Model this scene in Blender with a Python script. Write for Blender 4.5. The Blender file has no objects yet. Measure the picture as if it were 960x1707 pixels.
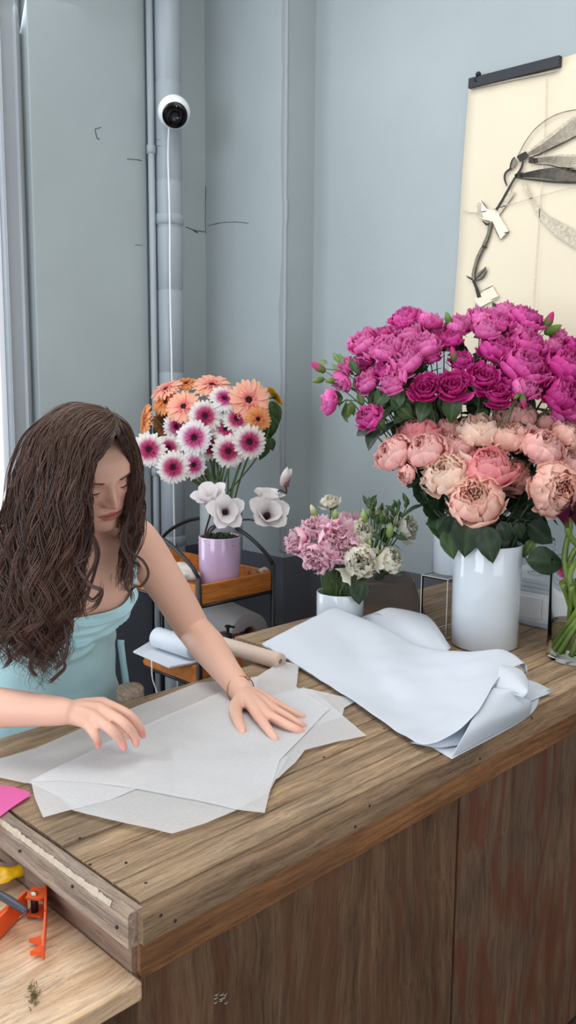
import bpy, bmesh, math, random
import numpy as np
from mathutils import Vector, Matrix, noise
random.seed(7)
SC = bpy.context.scene
COL = SC.collection
R_ = math.radians
# ---------------------------------------------------------------- camera
F, CX, CY, H = 1446.0, 480.0, 853.5, 1.56
PITCH, ROLL = R_(8.07), 0.008
_s = math.sqrt(0.5)
_f0, _r0, _u0 = Vector((_s, _s, 0)), Vector((_s, -_s, 0)), Vector((0, 0, 1))
FW = _f0 * math.cos(PITCH) - _u0 * math.sin(PITCH)
_u = _u0 * math.cos(PITCH) + _f0 * math.sin(PITCH)
RT = _r0 * math.cos(ROLL) + _u * math.sin(ROLL)
UP = _u * math.cos(ROLL) - _r0 * math.sin(ROLL)
EYE = Vector((0, 0, H))
cam_data = bpy.data.cameras.new('camera')
cam = bpy.data.objects.new('camera', cam_data); COL.objects.link(cam)
cam.matrix_world = Matrix(((RT.x, UP.x, -FW.x, 0), (RT.y, UP.y, -FW.y, 0), (RT.z, UP.z, -FW.z, H), (0, 0, 0, 1)))
cam_data.sensor_fit = 'VERTICAL'; cam_data.sensor_height = 24.0
cam_data.lens = 24.0 * F / 1707.0
cam_data.clip_start = 0.02
SC.camera = cam

def ray(px, py): return RT * ((px - CX) / F) - UP * ((py - CY) / F) + FW
def Z(px, py, z):
    d = ray(px, py); return EYE + d * ((z - H) / d.z)
def D(px, py, dep): return EYE + ray(px, py) * dep
def atX(px, py, x):
    d = ray(px, py); return EYE + d * (x / d.x)
def atY(px, py, y):
    d = ray(px, py); return EYE + d * (y / d.y)

# ---------------------------------------------------------------- object helpers
ORG = {}
def org(o):
    return ORG.get(o.name, Vector((0, 0, 0))) if o is not None else Vector((0, 0, 0))
def tag(o, label=None, cat=None, group=None, kind=None):
    if label: o['label'] = label
    if cat: o['category'] = cat
    if group: o['group'] = group
    if kind: o['kind'] = kind
    return o
def thing(name, label, cat, loc, group=None):
    o = bpy.data.objects.new(name, None); COL.objects.link(o)
    o.empty_display_size = 0.02
    o.location = loc; ORG[o.name] = Vector(loc)
    return tag(o, label, cat, group)
def link(name, me, parent=None, label=None):
    o = bpy.data.objects.new(name, me); COL.objects.link(o)
    if parent is not None: o.parent = parent
    if label: o['label'] = label
    return o
def mesh_from(name, vs, fs, mat, smooth=True, cols=None):
    me = bpy.data.meshes.new(name)
    me.from_pydata([tuple(v) for v in vs], [], fs)
    if smooth: me.polygons.foreach_set('use_smooth', [True] * len(me.polygons))
    if cols is not None:
        a = me.color_attributes.new('Col', 'FLOAT_COLOR', 'POINT')
        a.data.foreach_set('color', np.array([(c[0], c[1], c[2], 1.0) for c in cols], dtype=np.float32).ravel())
    for m in (mat if isinstance(mat, (list, tuple)) else [mat]): me.materials.append(m)
    me.update()
    return me

class MB:
    """collects geometry in world coordinates"""
    def __init__(s): s.v = []; s.f = []; s.c = []
    def add(s, vs, fs, col=None):
        b = len(s.v); s.v += [Vector(v) for v in vs]; s.f += [tuple(b + i for i in f) for f in fs]
        if col is not None: s.c += ([col] * len(vs) if not isinstance(col, list) else col)
        return s
    def box(s, lo, hi, M=None, bev=0.0):
        x0, y0, z0 = lo; x1, y1, z1 = hi
        if bev <= 0:
            vs = [(x, y, z) for z in (z0, z1) for y in (y0, y1) for x in (x0, x1)]
            fs = [(0, 2, 3, 1), (4, 5, 7, 6), (0, 1, 5, 4), (2, 6, 7, 3), (0, 4, 6, 2), (1, 3, 7, 5)]
        else:
            bm = bmesh.new(); bmesh.ops.create_cube(bm, size=1)
            for v in bm.verts: v.co = Vector(((x0 + x1) / 2 + v.co.x * (x1 - x0), (y0 + y1) / 2 + v.co.y * (y1 - y0), (z0 + z1) / 2 + v.co.z * (z1 - z0)))
            bmesh.ops.bevel(bm, geom=list(bm.edges), offset=bev, segments=2, profile=.6, affect='EDGES')
            bm.verts.index_update()
            vs = [v.co.copy() for v in bm.verts]; fs = [tuple(v.index for v in f.verts) for f in bm.faces]; bm.free()
        if M is not None: vs = [M @ Vector(v) for v in vs]
        return s.add(vs, fs)
    def prism(s, poly, z0, z1):
        n = len(poly)
        vs = [(p[0], p[1], z0) for p in poly] + [(p[0], p[1], z1) for p in poly]
        fs = [tuple(range(n))[::-1], tuple(range(n, 2 * n))] + [(i, (i + 1) % n, n + (i + 1) % n, n + i) for i in range(n)]
        return s.add(vs, fs)
    def tube(s, pts, rad, seg=8, cap=True, col=None, squash=1.0):
        pts = [Vector(p) for p in pts]; n = len(pts)
        rs = rad if isinstance(rad, (list, tuple)) else [rad] * n
        t0 = (pts[1] - pts[0]).normalized()
        ref = Vector((0, 0, 1)) if abs(t0.z) < .9 else Vector((1, 0, 0))
        nrm = t0.cross(ref).normalized()
        vs = []; fs = []; cs = []
        for i, p in enumerate(pts):
            t = (pts[min(i + 1, n - 1)] - pts[max(i - 1, 0)])
            if t.length < 1e-9: t = t0
            t.normalize()
            nrm = (nrm - t * nrm.dot(t))
            if nrm.length < 1e-6: nrm = t.orthogonal()
            nrm.normalize(); b = t.cross(nrm)
            for k in range(seg):
                a = 2 * math.pi * k / seg
                vs.append(p + nrm * (math.cos(a) * rs[i]) + b * (math.sin(a) * rs[i] * squash))
                if col is not None: cs.append(col[i] if isinstance(col, list) else col)
        for i in range(n - 1):
            for k in range(seg):
                k2 = (k + 1) % seg
                fs.append((i * seg + k, i * seg + k2, (i + 1) * seg + k2, (i + 1) * seg + k))
        if cap: fs.append(tuple(range(seg))[::-1]); fs.append(tuple((n - 1) * seg + k for k in range(seg)))
        return s.add(vs, fs, cs if col is not None else None)
    def lathe(s, prof, c, seg=40, M=None, cap0=False, cap1=False):
        vs = []; fs = []; n = len(prof); c = Vector(c)
        for (r, z) in prof:
            for k in range(seg):
                a = 2 * math.pi * k / seg
                v = Vector((r * math.cos(a), r * math.sin(a), z))
                if M is not None: v = M @ v
                vs.append(c + v)
        for i in range(n - 1):
            for k in range(seg):
                k2 = (k + 1) % seg
                fs.append((i * seg + k, i * seg + k2, (i + 1) * seg + k2, (i + 1) * seg + k))
        if cap0: fs.append(tuple(range(seg))[::-1])
        if cap1: fs.append(tuple((n - 1) * seg + k for k in range(seg)))
        return s.add(vs, fs)
    def grid(s, rows, col=None):
        m = len(rows[0]); vs = [p for r in rows for p in r]
        fs = [(i * m + j, i * m + j + 1, (i + 1) * m + j + 1, (i + 1) * m + j) for i in range(len(rows) - 1) for j in range(m - 1)]
        return s.add(vs, fs, col)
    def build(s, name, mat, parent=None, smooth=True, label=None, mods=None):
        o0 = org(parent)
        me = mesh_from(name, [v - o0 for v in s.v], s.f, mat, smooth, s.c if s.c and len(s.c) == len(s.v) else None)
        o = link(name, me, parent, label); ORG[o.name] = o0.copy()
        return o
def autosmooth(o, ang=40):
    bm = bmesh.new(); bm.from_mesh(o.data)
    for e in bm.edges:
        if len(e.link_faces) == 2 and e.calc_face_angle(0) > R_(ang): e.smooth = False
    bm.to_mesh(o.data); bm.free(); return o
def solid(o, t, off=-1):
    m = o.modifiers.new('thick', 'SOLIDIFY'); m.thickness = t; m.offset = off; return o
def catmull(P, n=8):
    P = [Vector(p) for p in P]; out = []
    for i in range(len(P) - 1):
        p0 = P[max(i - 1, 0)]; p1 = P[i]; p2 = P[i + 1]; p3 = P[min(i + 2, len(P) - 1)]
        for k in range(n):
            t = k / n
            out.append(0.5 * ((2 * p1) + (p2 - p0) * t + (2 * p0 - 5 * p1 + 4 * p2 - p3) * t * t + (3 * p1 - p0 - 3 * p2 + p3) * t ** 3))
    out.append(P[-1]); return out
def lerp(a, b, t): return a + (b - a) * t
def samp(xs, ys, x):
    return float(np.interp(x, xs, ys))

# ---------------------------------------------------------------- materials
def lin(r, g, b):
    f = lambda c: (c / 255 / 12.92) if c / 255 <= .04045 else ((c / 255 + .055) / 1.055) ** 2.4
    return (f(r), f(g), f(b), 1.0)
class NT:
    def __init__(s, name):
        s.m = bpy.data.materials.new(name); s.m.use_nodes = True
        s.t = s.m.node_tree; s.p = s.t.nodes['Principled BSDF']; s.out = s.t.nodes['Material Output']
    def n(s, typ, **kw):
        d = s.t.nodes.new(typ)
        for k, v in kw.items():
            if k.startswith('i_'):
                key = k[2:]; key = int(key) if key.isdigit() else key.replace('_', ' ')
                d.inputs[key].default_value = v
            else: setattr(d, k, v)
        return d
    def l(s, a, ao, b, bi): s.t.links.new(a.outputs[ao], b.inputs[bi])
    def ramp(s, stops):
        d = s.n('ShaderNodeValToRGB'); e = d.color_ramp.elements
        while len(e) < len(stops): e.new(.5)
        for x, (p, c) in zip(e, stops): x.position = p; x.color = c
        return d
def mat(name, col, rough=.5, metal=0, bump=0, bscale=200, vary=0, vscale=6, trans=0, ior=1.45, coat=0, sss=0, spec=.5, sheen=0):
    T = NT(name); p = T.p
    p.inputs['Base Color'].default_value = col; p.inputs['Roughness'].default_value = rough
    p.inputs['Metallic'].default_value = metal; p.inputs['IOR'].default_value = ior
    p.inputs['Transmission Weight'].default_value = trans; p.inputs['Coat Weight'].default_value = coat
    p.inputs['Specular IOR Level'].default_value = spec
    if sheen: p.inputs['Sheen Weight'].default_value = sheen
    if sss: p.inputs['Subsurface Weight'].default_value = sss; p.inputs['Subsurface Radius'].default_value = (.01, .004, .002); p.inputs['Subsurface Scale'].default_value = 1
    co = T.n('ShaderNodeTexCoord')
    nz = T.n('ShaderNodeTexNoise', i_Scale=vscale, i_Detail=5.0); T.l(co, 'Object', nz, 'Vector')
    if vary:
        k = 1 - vary; a = (col[0] * k, col[1] * k, col[2] * k, 1); k = 1 + vary; b = (min(1, col[0] * k), min(1, col[1] * k), min(1, col[2] * k), 1)
        r = T.ramp([(.3, a), (.7, b)]); T.l(nz, 'Fac', r, 'Fac'); T.l(r, 'Color', p, 'Base Color')
    if bump:
        n2 = T.n('ShaderNodeTexNoise', i_Scale=bscale, i_Detail=4.0); T.l(co, 'Object', n2, 'Vector')
        b = T.n('ShaderNodeBump', i_Strength=bump, i_Distance=.002); T.l(n2, 'Fac', b, 'Height'); T.l(b, 'Normal', p, 'Normal')
    return T.m
def colmat(name, rough=.6, trans=0.0, sss=0, bump=0, bscale=300, spec=.3):
    """base colour from the mesh's own petal / leaf colouring; thin petals let some light through"""
    T = NT(name); a = T.n('ShaderNodeAttribute', attribute_name='Col')
    T.l(a, 'Color', T.p, 'Base Color'); T.p.inputs['Roughness'].default_value = rough; T.p.inputs['Specular IOR Level'].default_value = spec
    if sss: T.p.inputs['Subsurface Weight'].default_value = sss; T.p.inputs['Subsurface Radius'].default_value = (.012, .005, .003); T.p.inputs['Subsurface Scale'].default_value = 1
    if bump:
        co = T.n('ShaderNodeTexCoord'); n2 = T.n('ShaderNodeTexNoise', i_Scale=bscale, i_Detail=3.0); T.l(co, 'Object', n2, 'Vector')
        b = T.n('ShaderNodeBump', i_Strength=bump, i_Distance=.001); T.l(n2, 'Fac', b, 'Height'); T.l(b, 'Normal', T.p, 'Normal')
    if trans:
        tr = T.n('ShaderNodeBsdfTranslucent'); T.l(a, 'Color', tr, 'Color')
        mx = T.n('ShaderNodeMixShader', i_0=trans); T.l(T.p, 'BSDF', mx, 1); T.l(tr, 'BSDF', mx, 2); T.l(mx, 'Shader', T.out, 'Surface')
    return T.m
def wood(name, c1, c2, c3, axis='X', grain=1.0, rough=.75, bump=.35, rand=.25, knots=.5, big=1.0, rings=0.0, rs=(5, 5, .5), rk=34.0, rc=(80, 48, 34)):
    T = NT(name)
    co = T.n('ShaderNodeTexCoord'); oi = T.n('ShaderNodeObjectInfo')
    sc = {'X': (.045, 1, 1), 'Y': (1, .045, 1), 'Z': (1, 1, .045)}[axis]
    off = T.n('ShaderNodeVectorMath', operation='SCALE'); off.inputs[0].default_value = (7.3, 5.1, 3.7); T.l(oi, 'Random', off, 'Scale')
    ad = T.n('ShaderNodeVectorMath', operation='ADD'); T.l(co, 'Object', ad, 0); T.l(off, 'Vector', ad, 1)
    # slow warp so that the grain wanders round knots
    wz = T.n('ShaderNodeTexNoise', i_Scale=5.0 * big, i_Detail=2.0); T.l(ad, 'Vector', wz, 'Vector')
    wsc = T.n('ShaderNodeVectorMath', operation='SCALE', i_Scale=.05 * knots); T.l(wz, 'Color', wsc, 0)
    ad2 = T.n('ShaderNodeVectorMath', operation='ADD'); T.l(ad, 'Vector', ad2, 0); T.l(wsc, 'Vector', ad2, 1)
    mp = T.n('ShaderNodeMapping'); mp.inputs['Scale'].default_value = sc; T.l(ad2, 'Vector', mp, 'Vector')
    g1 = T.n('ShaderNodeTexNoise', i_Scale=58.0 * grain, i_Detail=10.0, i_Roughness=.75); T.l(mp, 'Vector', g1, 'Vector')
    g2 = T.n('ShaderNodeTexNoise', i_Scale=330.0 * grain, i_Detail=5.0, i_Roughness=.85); T.l(mp, 'Vector', g2, 'Vector')
    g3 = T.n('ShaderNodeTexNoise', i_Scale=6.0 * big, i_Detail=4.0); T.l(ad, 'Vector', g3, 'Vector')
    r = T.ramp([(.28, c1), (.5, c2), (.72, c3)]); T.l(g1, 'Fac', r, 'Fac')
    r2 = T.ramp([(.36, (.42, .40, .38, 1)), (.54, (1.06, 1.05, 1.04, 1))]); T.l(g2, 'Fac', r2, 'Fac')
    m1 = T.n('ShaderNodeMix', data_type='RGBA', blend_type='MULTIPLY', i_0=.75); T.l(r, 'Color', m1, 6); T.l(r2, 'Color', m1, 7)
    r3 = T.ramp([(.3, (.75, .76, .8, 1)), (.7, (1.15, 1.08, 1.0, 1))]); T.l(g3, 'Fac', r3, 'Fac')
    m2 = T.n('ShaderNodeMix', data_type='RGBA', blend_type='MULTIPLY', i_0=.9); T.l(m1, 2, m2, 6); T.l(r3, 'Color', m2, 7)
    res = (m2, 2)
    if rings:                      # cathedral figure: contour lines of a slow noise stretched along the board
        mq = T.n('ShaderNodeMapping'); mq.inputs['Scale'].default_value = rs; T.l(ad, 'Vector', mq, 'Vector')
        q1 = T.n('ShaderNodeTexNoise', i_Scale=1.0, i_Detail=1.5, i_Roughness=.35); T.l(mq, 'Vector', q1, 'Vector')
        q2 = T.n('ShaderNodeMath', operation='MULTIPLY', i_1=rk * 6.283); T.l(q1, 'Fac', q2, 0)
        q3 = T.n('ShaderNodeMath', operation='SINE'); T.l(q2, 0, q3, 0)
        q4 = T.ramp([(.45, (0, 0, 0, 1)), (.95, (1, 1, 1, 1))]); q5 = T.n('ShaderNodeMapRange', i_1=-1, i_2=1); T.l(q3, 0, q5, 0); T.l(q5, 0, q4, 'Fac')
        q6 = T.n('ShaderNodeMath', operation='MULTIPLY', i_1=rings); T.l(q4, 'Color', q6, 0)
        m3 = T.n('ShaderNodeMix', data_type='RGBA'); m3.inputs[7].default_value = lin(*rc); T.l(q6, 0, m3, 0); T.l(m2, 2, m3, 6); res = (m3, 2)
    hs = T.n('ShaderNodeHueSaturation')
    mr = T.n('ShaderNodeMapRange', i_3=1 - rand, i_4=1 + rand); T.l(oi, 'Random', mr, 0); T.l(mr, 0, hs, 'Value'); T.l(res[0], res[1], hs, 'Color')
    T.l(hs, 'Color', T.p, 'Base Color'); T.p.inputs['Roughness'].default_value = rough; T.p.inputs['Specular IOR Level'].default_value = .3
    am = T.n('ShaderNodeMath', operation='ADD'); T.l(g1, 'Fac', am, 0); T.l(g2, 'Fac', am, 1)
    b = T.n('ShaderNodeBump', i_Strength=bump, i_Distance=.004); T.l(am, 0, b, 'Height'); T.l(b, 'Normal', T.p, 'Normal')
    return T.m
def paint_wall(name, col, dado=None, zd=.9):
    T = NT(name); co = T.n('ShaderNodeTexCoord')
    n1 = T.n('ShaderNodeTexNoise', i_Scale=1.6, i_Detail=5.0); T.l(co, 'Object', n1, 'Vector')
    k = lambda c, q: (c[0] * q, c[1] * q, c[2] * q, 1)
    r = T.ramp([(.3, k(col, .93)), (.7, k(col, 1.06))]); T.l(n1, 'Fac', r, 'Fac')
    src = (r, 'Color')
    if dado:
        sx = T.n('ShaderNodeSeparateXYZ'); T.l(co, 'Object', sx, 0)
        gt = T.n('ShaderNodeMath', operation='LESS_THAN', i_1=zd); T.l(sx, 'Z', gt, 0)
        mx = T.n('ShaderNodeMix', data_type='RGBA'); mx.inputs[7].default_value = dado; T.l(gt, 0, mx, 0); T.l(r, 'Color', mx, 6)
        src = (mx, 2)
    T.l(src[0], src[1], T.p, 'Base Color'); T.p.inputs['Roughness'].default_value = .42
    n2 = T.n('ShaderNodeTexNoise', i_Scale=9.0, i_Detail=8.0, i_Roughness=.65); T.l(co, 'Object', n2, 'Vector')
    b = T.n('ShaderNodeBump', i_Strength=.25, i_Distance=.01); T.l(n2, 'Fac', b, 'Height'); T.l(b, 'Normal', T.p, 'Normal')
    return T.m
WALLC = lin(160, 170, 173)
M = {}
M['wall'] = paint_wall('grey_blue_wall_paint', WALLC, lin(92, 95, 103), .905)
M['trimgrey'] = paint_wall('grey_trim_paint', lin(150, 156, 162))
M['pipe'] = paint_wall('grey_pipe_paint', lin(152, 161, 168))
M['white'] = mat('white_plastic', lin(235, 237, 238), .35)
M['whitepaint'] = mat('white_trim_paint', lin(226, 230, 236), .4, bump=.05)
M['black'] = mat('black_metal', lin(22, 23, 26), .45)
M['blackgloss'] = mat('black_glossy_face', lin(8, 8, 10), .12)
M['ceil'] = mat('ceiling_white', lin(225, 225, 222), .8)
M['floor'] = wood('dark_floor_boards', lin(50, 42, 36), lin(70, 60, 50), lin(88, 76, 64), 'X')
M['top'] = wood('reclaimed_grey_brown_oak', lin(96, 78, 60), lin(166, 142, 114), lin(204, 178, 148), 'X', 1.0, .8, .5, .13)
M['front'] = wood('reclaimed_front_board', lin(88, 70, 54), lin(146, 120, 94), lin(176, 148, 120), 'X', 1.0, .8, .45, .08)
M['cap'] = wood('weathered_end_board', lin(102, 88, 78), lin(168, 150, 134), lin(206, 188, 170), 'Y', 1.0, .85, .6, .06)
M['skirt'] = wood('brown_trim_board', lin(96, 62, 38), lin(150, 106, 70), lin(176, 128, 86), 'X', .8, .7, .3, .06, rings=.35, rs=(1.2, 14, 14), rk=9, rc=(104, 70, 46))
M['skirtY'] = wood('brown_end_trim_board', lin(86, 66, 56), lin(132, 108, 94), lin(154, 130, 114), 'Y', .8, .7, .3, .06)
M['panel'] = wood('dark_veneer_panel', lin(76, 54, 40), lin(112, 87, 66), lin(134, 108, 83), 'Z', .55, .6, .15, .08, 1.6, .6, rings=.5, rs=(9, 9, .45), rk=5, rc=(96, 58, 40))
M['panel2'] = wood('dark_figured_veneer_panel', lin(86, 55, 41), lin(114, 90, 71), lin(130, 106, 86), 'Z', .5, .6, .15, .05, 1.0, .8, rings=.6, rs=(6, 6, 1.5), rk=7, rc=(104, 54, 36))
M['pine'] = wood('pale_pine_board', lin(186, 150, 114), lin(210, 184, 156), lin(218, 198, 176), 'X', .35, .6, .1, .03, 1.2, rings=.35, rs=(1.3, 8, 8), rk=7, rc=(176, 134, 92))
M['honey'] = wood('honey_stained_wood', lin(150, 84, 32), lin(190, 116, 50), lin(206, 134, 66), 'X', .5, .5, .1, .05)
# ---------------------------------------------------------------- the room
XW, XP, YP, YB = 2.50, 2.35, 2.373, 2.84
HC = 3.6
def struct(name, mb, m, parent=None, smooth=False):
    o = mb.build(name, m, parent, smooth)
    if parent is None: o['kind'] = 'structure'
    return o
struct('floor', MB().box((-2.6, -2.6, -.05), (XW + .2, YB + .2, 0)), M['floor'])
struct('ceiling', MB().box((-2.6, -2.6, HC), (XW + .2, YB + .2, HC + .05)), M['ceil'])
struct('wall_right', MB().box((XW, -2.6, 0), (XW + .15, YP, HC)), M['wall'])
# chimney breast in the corner: its left outer edge has ragged filler
mb = MB()
mb.box((XP, YP, 0), (XW + .15, YB + .15, HC))
struct('wall_corner', mb, M['wall'])
rag = []
rnd = random.Random(3)
mb = MB(); prevw = .018
N = 110
L = []; Rr = []
for i in range(N + 1):
    z = .93 + (HC - .93) * i / N
    w = .024 + .016 * noise.noise(Vector((z * 3, 0, 1))) + .005 * noise.noise(Vector((z * 19, 2, 1)))
    e = .003 + .010 * max(0, noise.noise(Vector((z * 7, 5, 1)))) + .006 * noise.noise(Vector((z * 31, 9, 1)))
    L.append(Vector((XP - .0015, YP + max(.006, w), z))); Rr.append((Vector((XP - .0035, YP + .008, z)), Vector((XP - .004, YP - .001 - e, z)), Vector((XP + .004 + e, YP - .0015, z))))
mb.grid([[L[i], Rr[i][0], Rr[i][1], Rr[i][2]] for i in range(N + 1)])
struct('trim_1', mb, M['trimgrey'], smooth=True)
# back wall with the window opening at its left end
xw1 = atY(7, 640, YB).x          # right edge of the window glass
xw0, wz0, wz1 = xw1 - 1.15, .55, 3.0
mb = MB()
mb.box((xw1, YB, 0), (XP + .1, YB + .15, HC)); mb.box((-2.6, YB, 0), (xw0, YB + .15, HC))
mb.box((xw0, YB, 0), (xw1, YB + .15, wz0)); mb.box((xw0, YB, wz1), (xw1, YB + .15, HC))
struct('wall_back', mb, M['wall'])
w = thing('window_1', None, None, ((xw0 + xw1) / 2, YB, wz0)); w['kind'] = 'structure'
mb = MB(); t = .02
mb.box((xw1 - .018, YB - .012, wz0), (xw1 + .004, YB + .10, wz1), None, .003); mb.box((xw0, YB - .012, wz0), (xw0 + .03, YB + .10, wz1), None, .003)
mb.box((xw0, YB + .0, wz0), (xw1, YB + .10, wz0 + .05), None, .003); mb.box((xw0, YB + .0, wz1 - .05), (xw1, YB + .10, wz1), None, .003)
mb.box((xw0, YB + .03, 1.75), (xw1, YB + .08, 1.80), None, .003)
mb.build('window_frame', M['whitepaint'], w)
T = NT('window_glass'); gl = T.n('ShaderNodeBsdfGlass', i_Roughness=0.0, i_IOR=1.02); T.l(gl, 'BSDF', T.out, 'Surface')
MB().box((xw0 + .02, YB + .052, wz0 + .04), (xw1 - .015, YB + .056, wz1 - .04)).build('pane', T.m, w, False)
# casing right of the window: a moulded grey board
mb = MB(); xc1 = atY(50, 640, YB).x
prof = [(xw1 + .004, 0), (xw1 + .004, -.035), (xw1 + .012, -.04), (xw1 + .02, -.028), (xc1 - .035, -.028), (xc1 - .028, -.036), (xc1 - .016, -.03), (xc1 - .008, -.012), (xc1, -.008), (xc1, 0)]
n = len(prof)
vs = [(x, YB + y, .1) for x, y in prof] + [(x, YB + y, HC) for x, y in prof]
mb.add(vs, [(i, i + 1, n + i + 1, n + i) for i in range(n - 1)])
struct('trim_2', mb, M['trimgrey'])
# wall behind the photographer
0 and struct('wall_front', MB().box((-2.6, -2.75, 0), (XW + .15, -2.6, HC)), mat('dim_shop_wall', lin(120, 118, 116), .8))
# pier beside the pipes: projects a little so that its right edge throws a line of shade
xe = atY(246, 400, YB - .05).x
mb = MB(); mb.box((xc1 + .005, YB - .05, 0), (xe, YB, HC), None, .004)
struct('wall_pier', mb, M['wall'])

# pipes
pc = atY(281, 300, YB - .10); pr = .050
pipe = thing('drain_pipe', 'thick grey painted vertical pipe in the wall corner behind the white camera', 'pipe', (pc.x, YB - .10, 0))
prof = []
jz = [.55, .95, 1.37, 1.62, 1.93, 2.16, 2.33, 2.68, 3.05, 3.4]
z = 0.0; prof.append((pr, 0))
for q in jz: prof += [(pr, q - .004), (pr - .0025, q), (pr, q + .004)]
prof.append((pr, HC))
mb = MB(); mb.lathe(prof, (pc.x, YB - .10, 0), 40)
mb.build('pipe_run', M['pipe'], pipe)
mb = MB()
for q in (.94, 2.17):
    MB().lathe([(pr, q), (pr + .005, q + .004), (pr + .005, q + .035), (pr, q + .04)], (pc.x, YB - .10, 0), 40).build('pipe_collar', M['pipe'], pipe)
tc = atY(252, 300, YB - .085)
cp = thing('conduit', 'thin grey conduit running up the wall left of the thick pipe', 'pipe', (tc.x, YB - .085, 0))
MB().tube([(tc.x, YB - .085, 0), (tc.x + .004, YB - .085, 1.2), (tc.x, YB - .085, HC)], .0125, 16).build('conduit_run', M['pipe'], cp)
mb = MB()
for q in (1.22, 2.42): MB().lathe([(.0125, q), (.017, q + .003), (.017, q + .03), (.0125, q + .033)], (tc.x + .002, YB - .085, 0), 16).build('coupling', M['pipe'], cp)

# security camera on the pipe
cc = atY(290, 187, YB - .215)
sc_ = thing('security_camera', 'round white security camera with black lens face on the grey pipe', 'camera', cc)
view = (EYE - cc).normalized()
fdir = (view + Vector((.10, -.02, -.28))).normalized()
q = fdir.to_track_quat('Z', 'Y').to_matrix()
r = .058
prof = [(0.001, -r * .98)] + [(r * math.cos(a), r * math.sin(a)) for a in [R_(x) for x in range(-80, 41, 8)]] + [(r * .80, r * .66), (r * .76, r * .64)]
MB().lathe(prof, cc, 40, q, True).build('housing', M['white'], sc_)
prof = [(r * .775, r * .60), (r * .775, r * .66), (r * .70, r * .70), (r * .40, r * .735), (r * .26, r * .74), (r * .24, r * .72), (0.001, r * .70)]
MB().lathe(prof, cc, 40, q, True).build('lens_face', M['blackgloss'], sc_)
MB().lathe([(.001, r * .712), (r * .14, r * .712), (r * .16, r * .725), (r * .2, r * .74)], cc, 24, q).build('lens', mat('lens_glass', lin(30, 34, 44), .05), sc_)
led = cc + q @ Vector((.004, r * .55, r * .73)); MB().lathe([(.0012, 0), (.0012, .002), (.0001, .002)], led, 10, q).build('indicator', M['white'], sc_)
pb = cc + Vector((-.0, .0, -.01)); back = Vector((pc.x, YB - .10 - pr, cc.z - .005))
MB().tube([back + Vector((0, .004, 0)), lerp(back, cc, .3), lerp(back, cc, .75)], [.03, .03, .022], 20).build('mount', M['white'], sc_)
pts = [atY(x, y, YB - .158) for x, y in [(280, 212), (280, 260), (282, 330), (283, 385), (283, 440), (284, 520), (286, 600), (287, 700), (289, 800), (291, 900)]]
pts[0] = cc + Vector((-.012, .015, -.05)); pts.append(Vector((pts[-1].x + .01, pts[-1].y, .15)))
tag(MB().tube(catmull(pts, 6), .0032, 8).build('power_cable', M['white']), 'thin white cable hanging from the security camera down the pipe', 'cable')

# cracks and chips in the paint
mb = MB()
def crack(pts, plane, val, wd=.0016):
    P = [(atX if plane == 'X' else atY)(x, y, val) for x, y in pts]
    P = catmull(P, 6)
    for i, p in enumerate(P): P[i] = p + Vector((0, 0, .0012 * noise.noise(p * 60)))
    mb.tube(P, [wd * (.5 + .6 * abs(noise.noise(p * 50))) for p in P], 5)
crack([(158, 215), (162, 230), (166, 232)], 'Y', YB - .0515, .0018); crack([(158, 215), (168, 212)], 'Y', YB - .0515, .0018)
crack([(212, 265), (228, 266), (236, 268)], 'Y', YB - .0515, .002)
crack([(225, 408), (237, 409)], 'Y', YB - .0515, .001)
crack([(348, 376), (370, 371), (395, 370), (414, 372)], 'X', XP - .001, .0016)
crack([(310, 378), (325, 384), (342, 386)], 'Y', YB - .001, .0022); crack([(322, 384), (330, 388)], 'Y', YB - .001, .003)
for y in (232, 243): crack([(257, y), (268, y + 1)], 'Y', YB - .14, .001)
crack([(343, 310), (342, 360), (343, 390)], 'X', XP - .001, .0016)
struct('trim_3', mb, mat('dark_grey_crack', lin(70, 74, 80), .9))  # cracks laid on as thin dark grey lines
# baseboards
struct('baseboard_right', MB().box((XW - .02, -2.6, 0), (XW, YP, .12)), M['trimgrey'])
# ---------------------------------------------------------------- the counter
CT = .90
X0, X1, Y0, Y1 = .588, 2.48, .843, 1.495
ct = thing('shop_counter', 'long rustic counter of grey brown reclaimed boards the woman leans over', 'counter', (1.5, 1.15, 0))
rnd = random.Random(11)
V3 = lambda x, y, z: Vector((x, y, z))
def board(name, lo, hi, m, wob=.0015, bev=.003, seed=0, axis=0):
    """a sawn board whose long edges wander a little"""
    mb = MB(); n = 40; r = bev
    a0, a1 = lo[axis], hi[axis]; o = 1 - axis
    rows = []
    for i in range(n + 1):
        t = a0 + (a1 - a0) * i / n
        e = lambda k: wob * noise.noise(Vector((t * 9, k * 7.3 + seed, seed * 1.7)))
        l, h = lo[o] + e(1), hi[o] + e(2); zt = hi[2] + .4 * e(3); zb = lo[2] + .4 * e(4)
        prof = [(l, zb), (h, zb), (h, zt - r), (h - r * .4, zt - r * .3), (h - r, zt), (l + r, zt), (l + r * .4, zt - r * .3), (l, zt - r)]
        rows.append([Vector((t, p, q)) if axis == 0 else Vector((p, t, q)) for p, q in prof] )
    for rr in rows: rr.append(rr[0].copy())
    mb.grid(rows)
    k = 8
    vs0 = rows[0][:8]; vs1 = rows[-1][:8]
    mb.add(vs0, [tuple(range(8))]); mb.add(vs1, [tuple(range(8))[::-1]])
    o_ = mb.build(name, m, ct, True); autosmooth(o_, 50); return o_
xi = .6035
ys = [.870, .931, 1.005, 1.062, 1.165, 1.285, 1.385, Y1]
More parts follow.
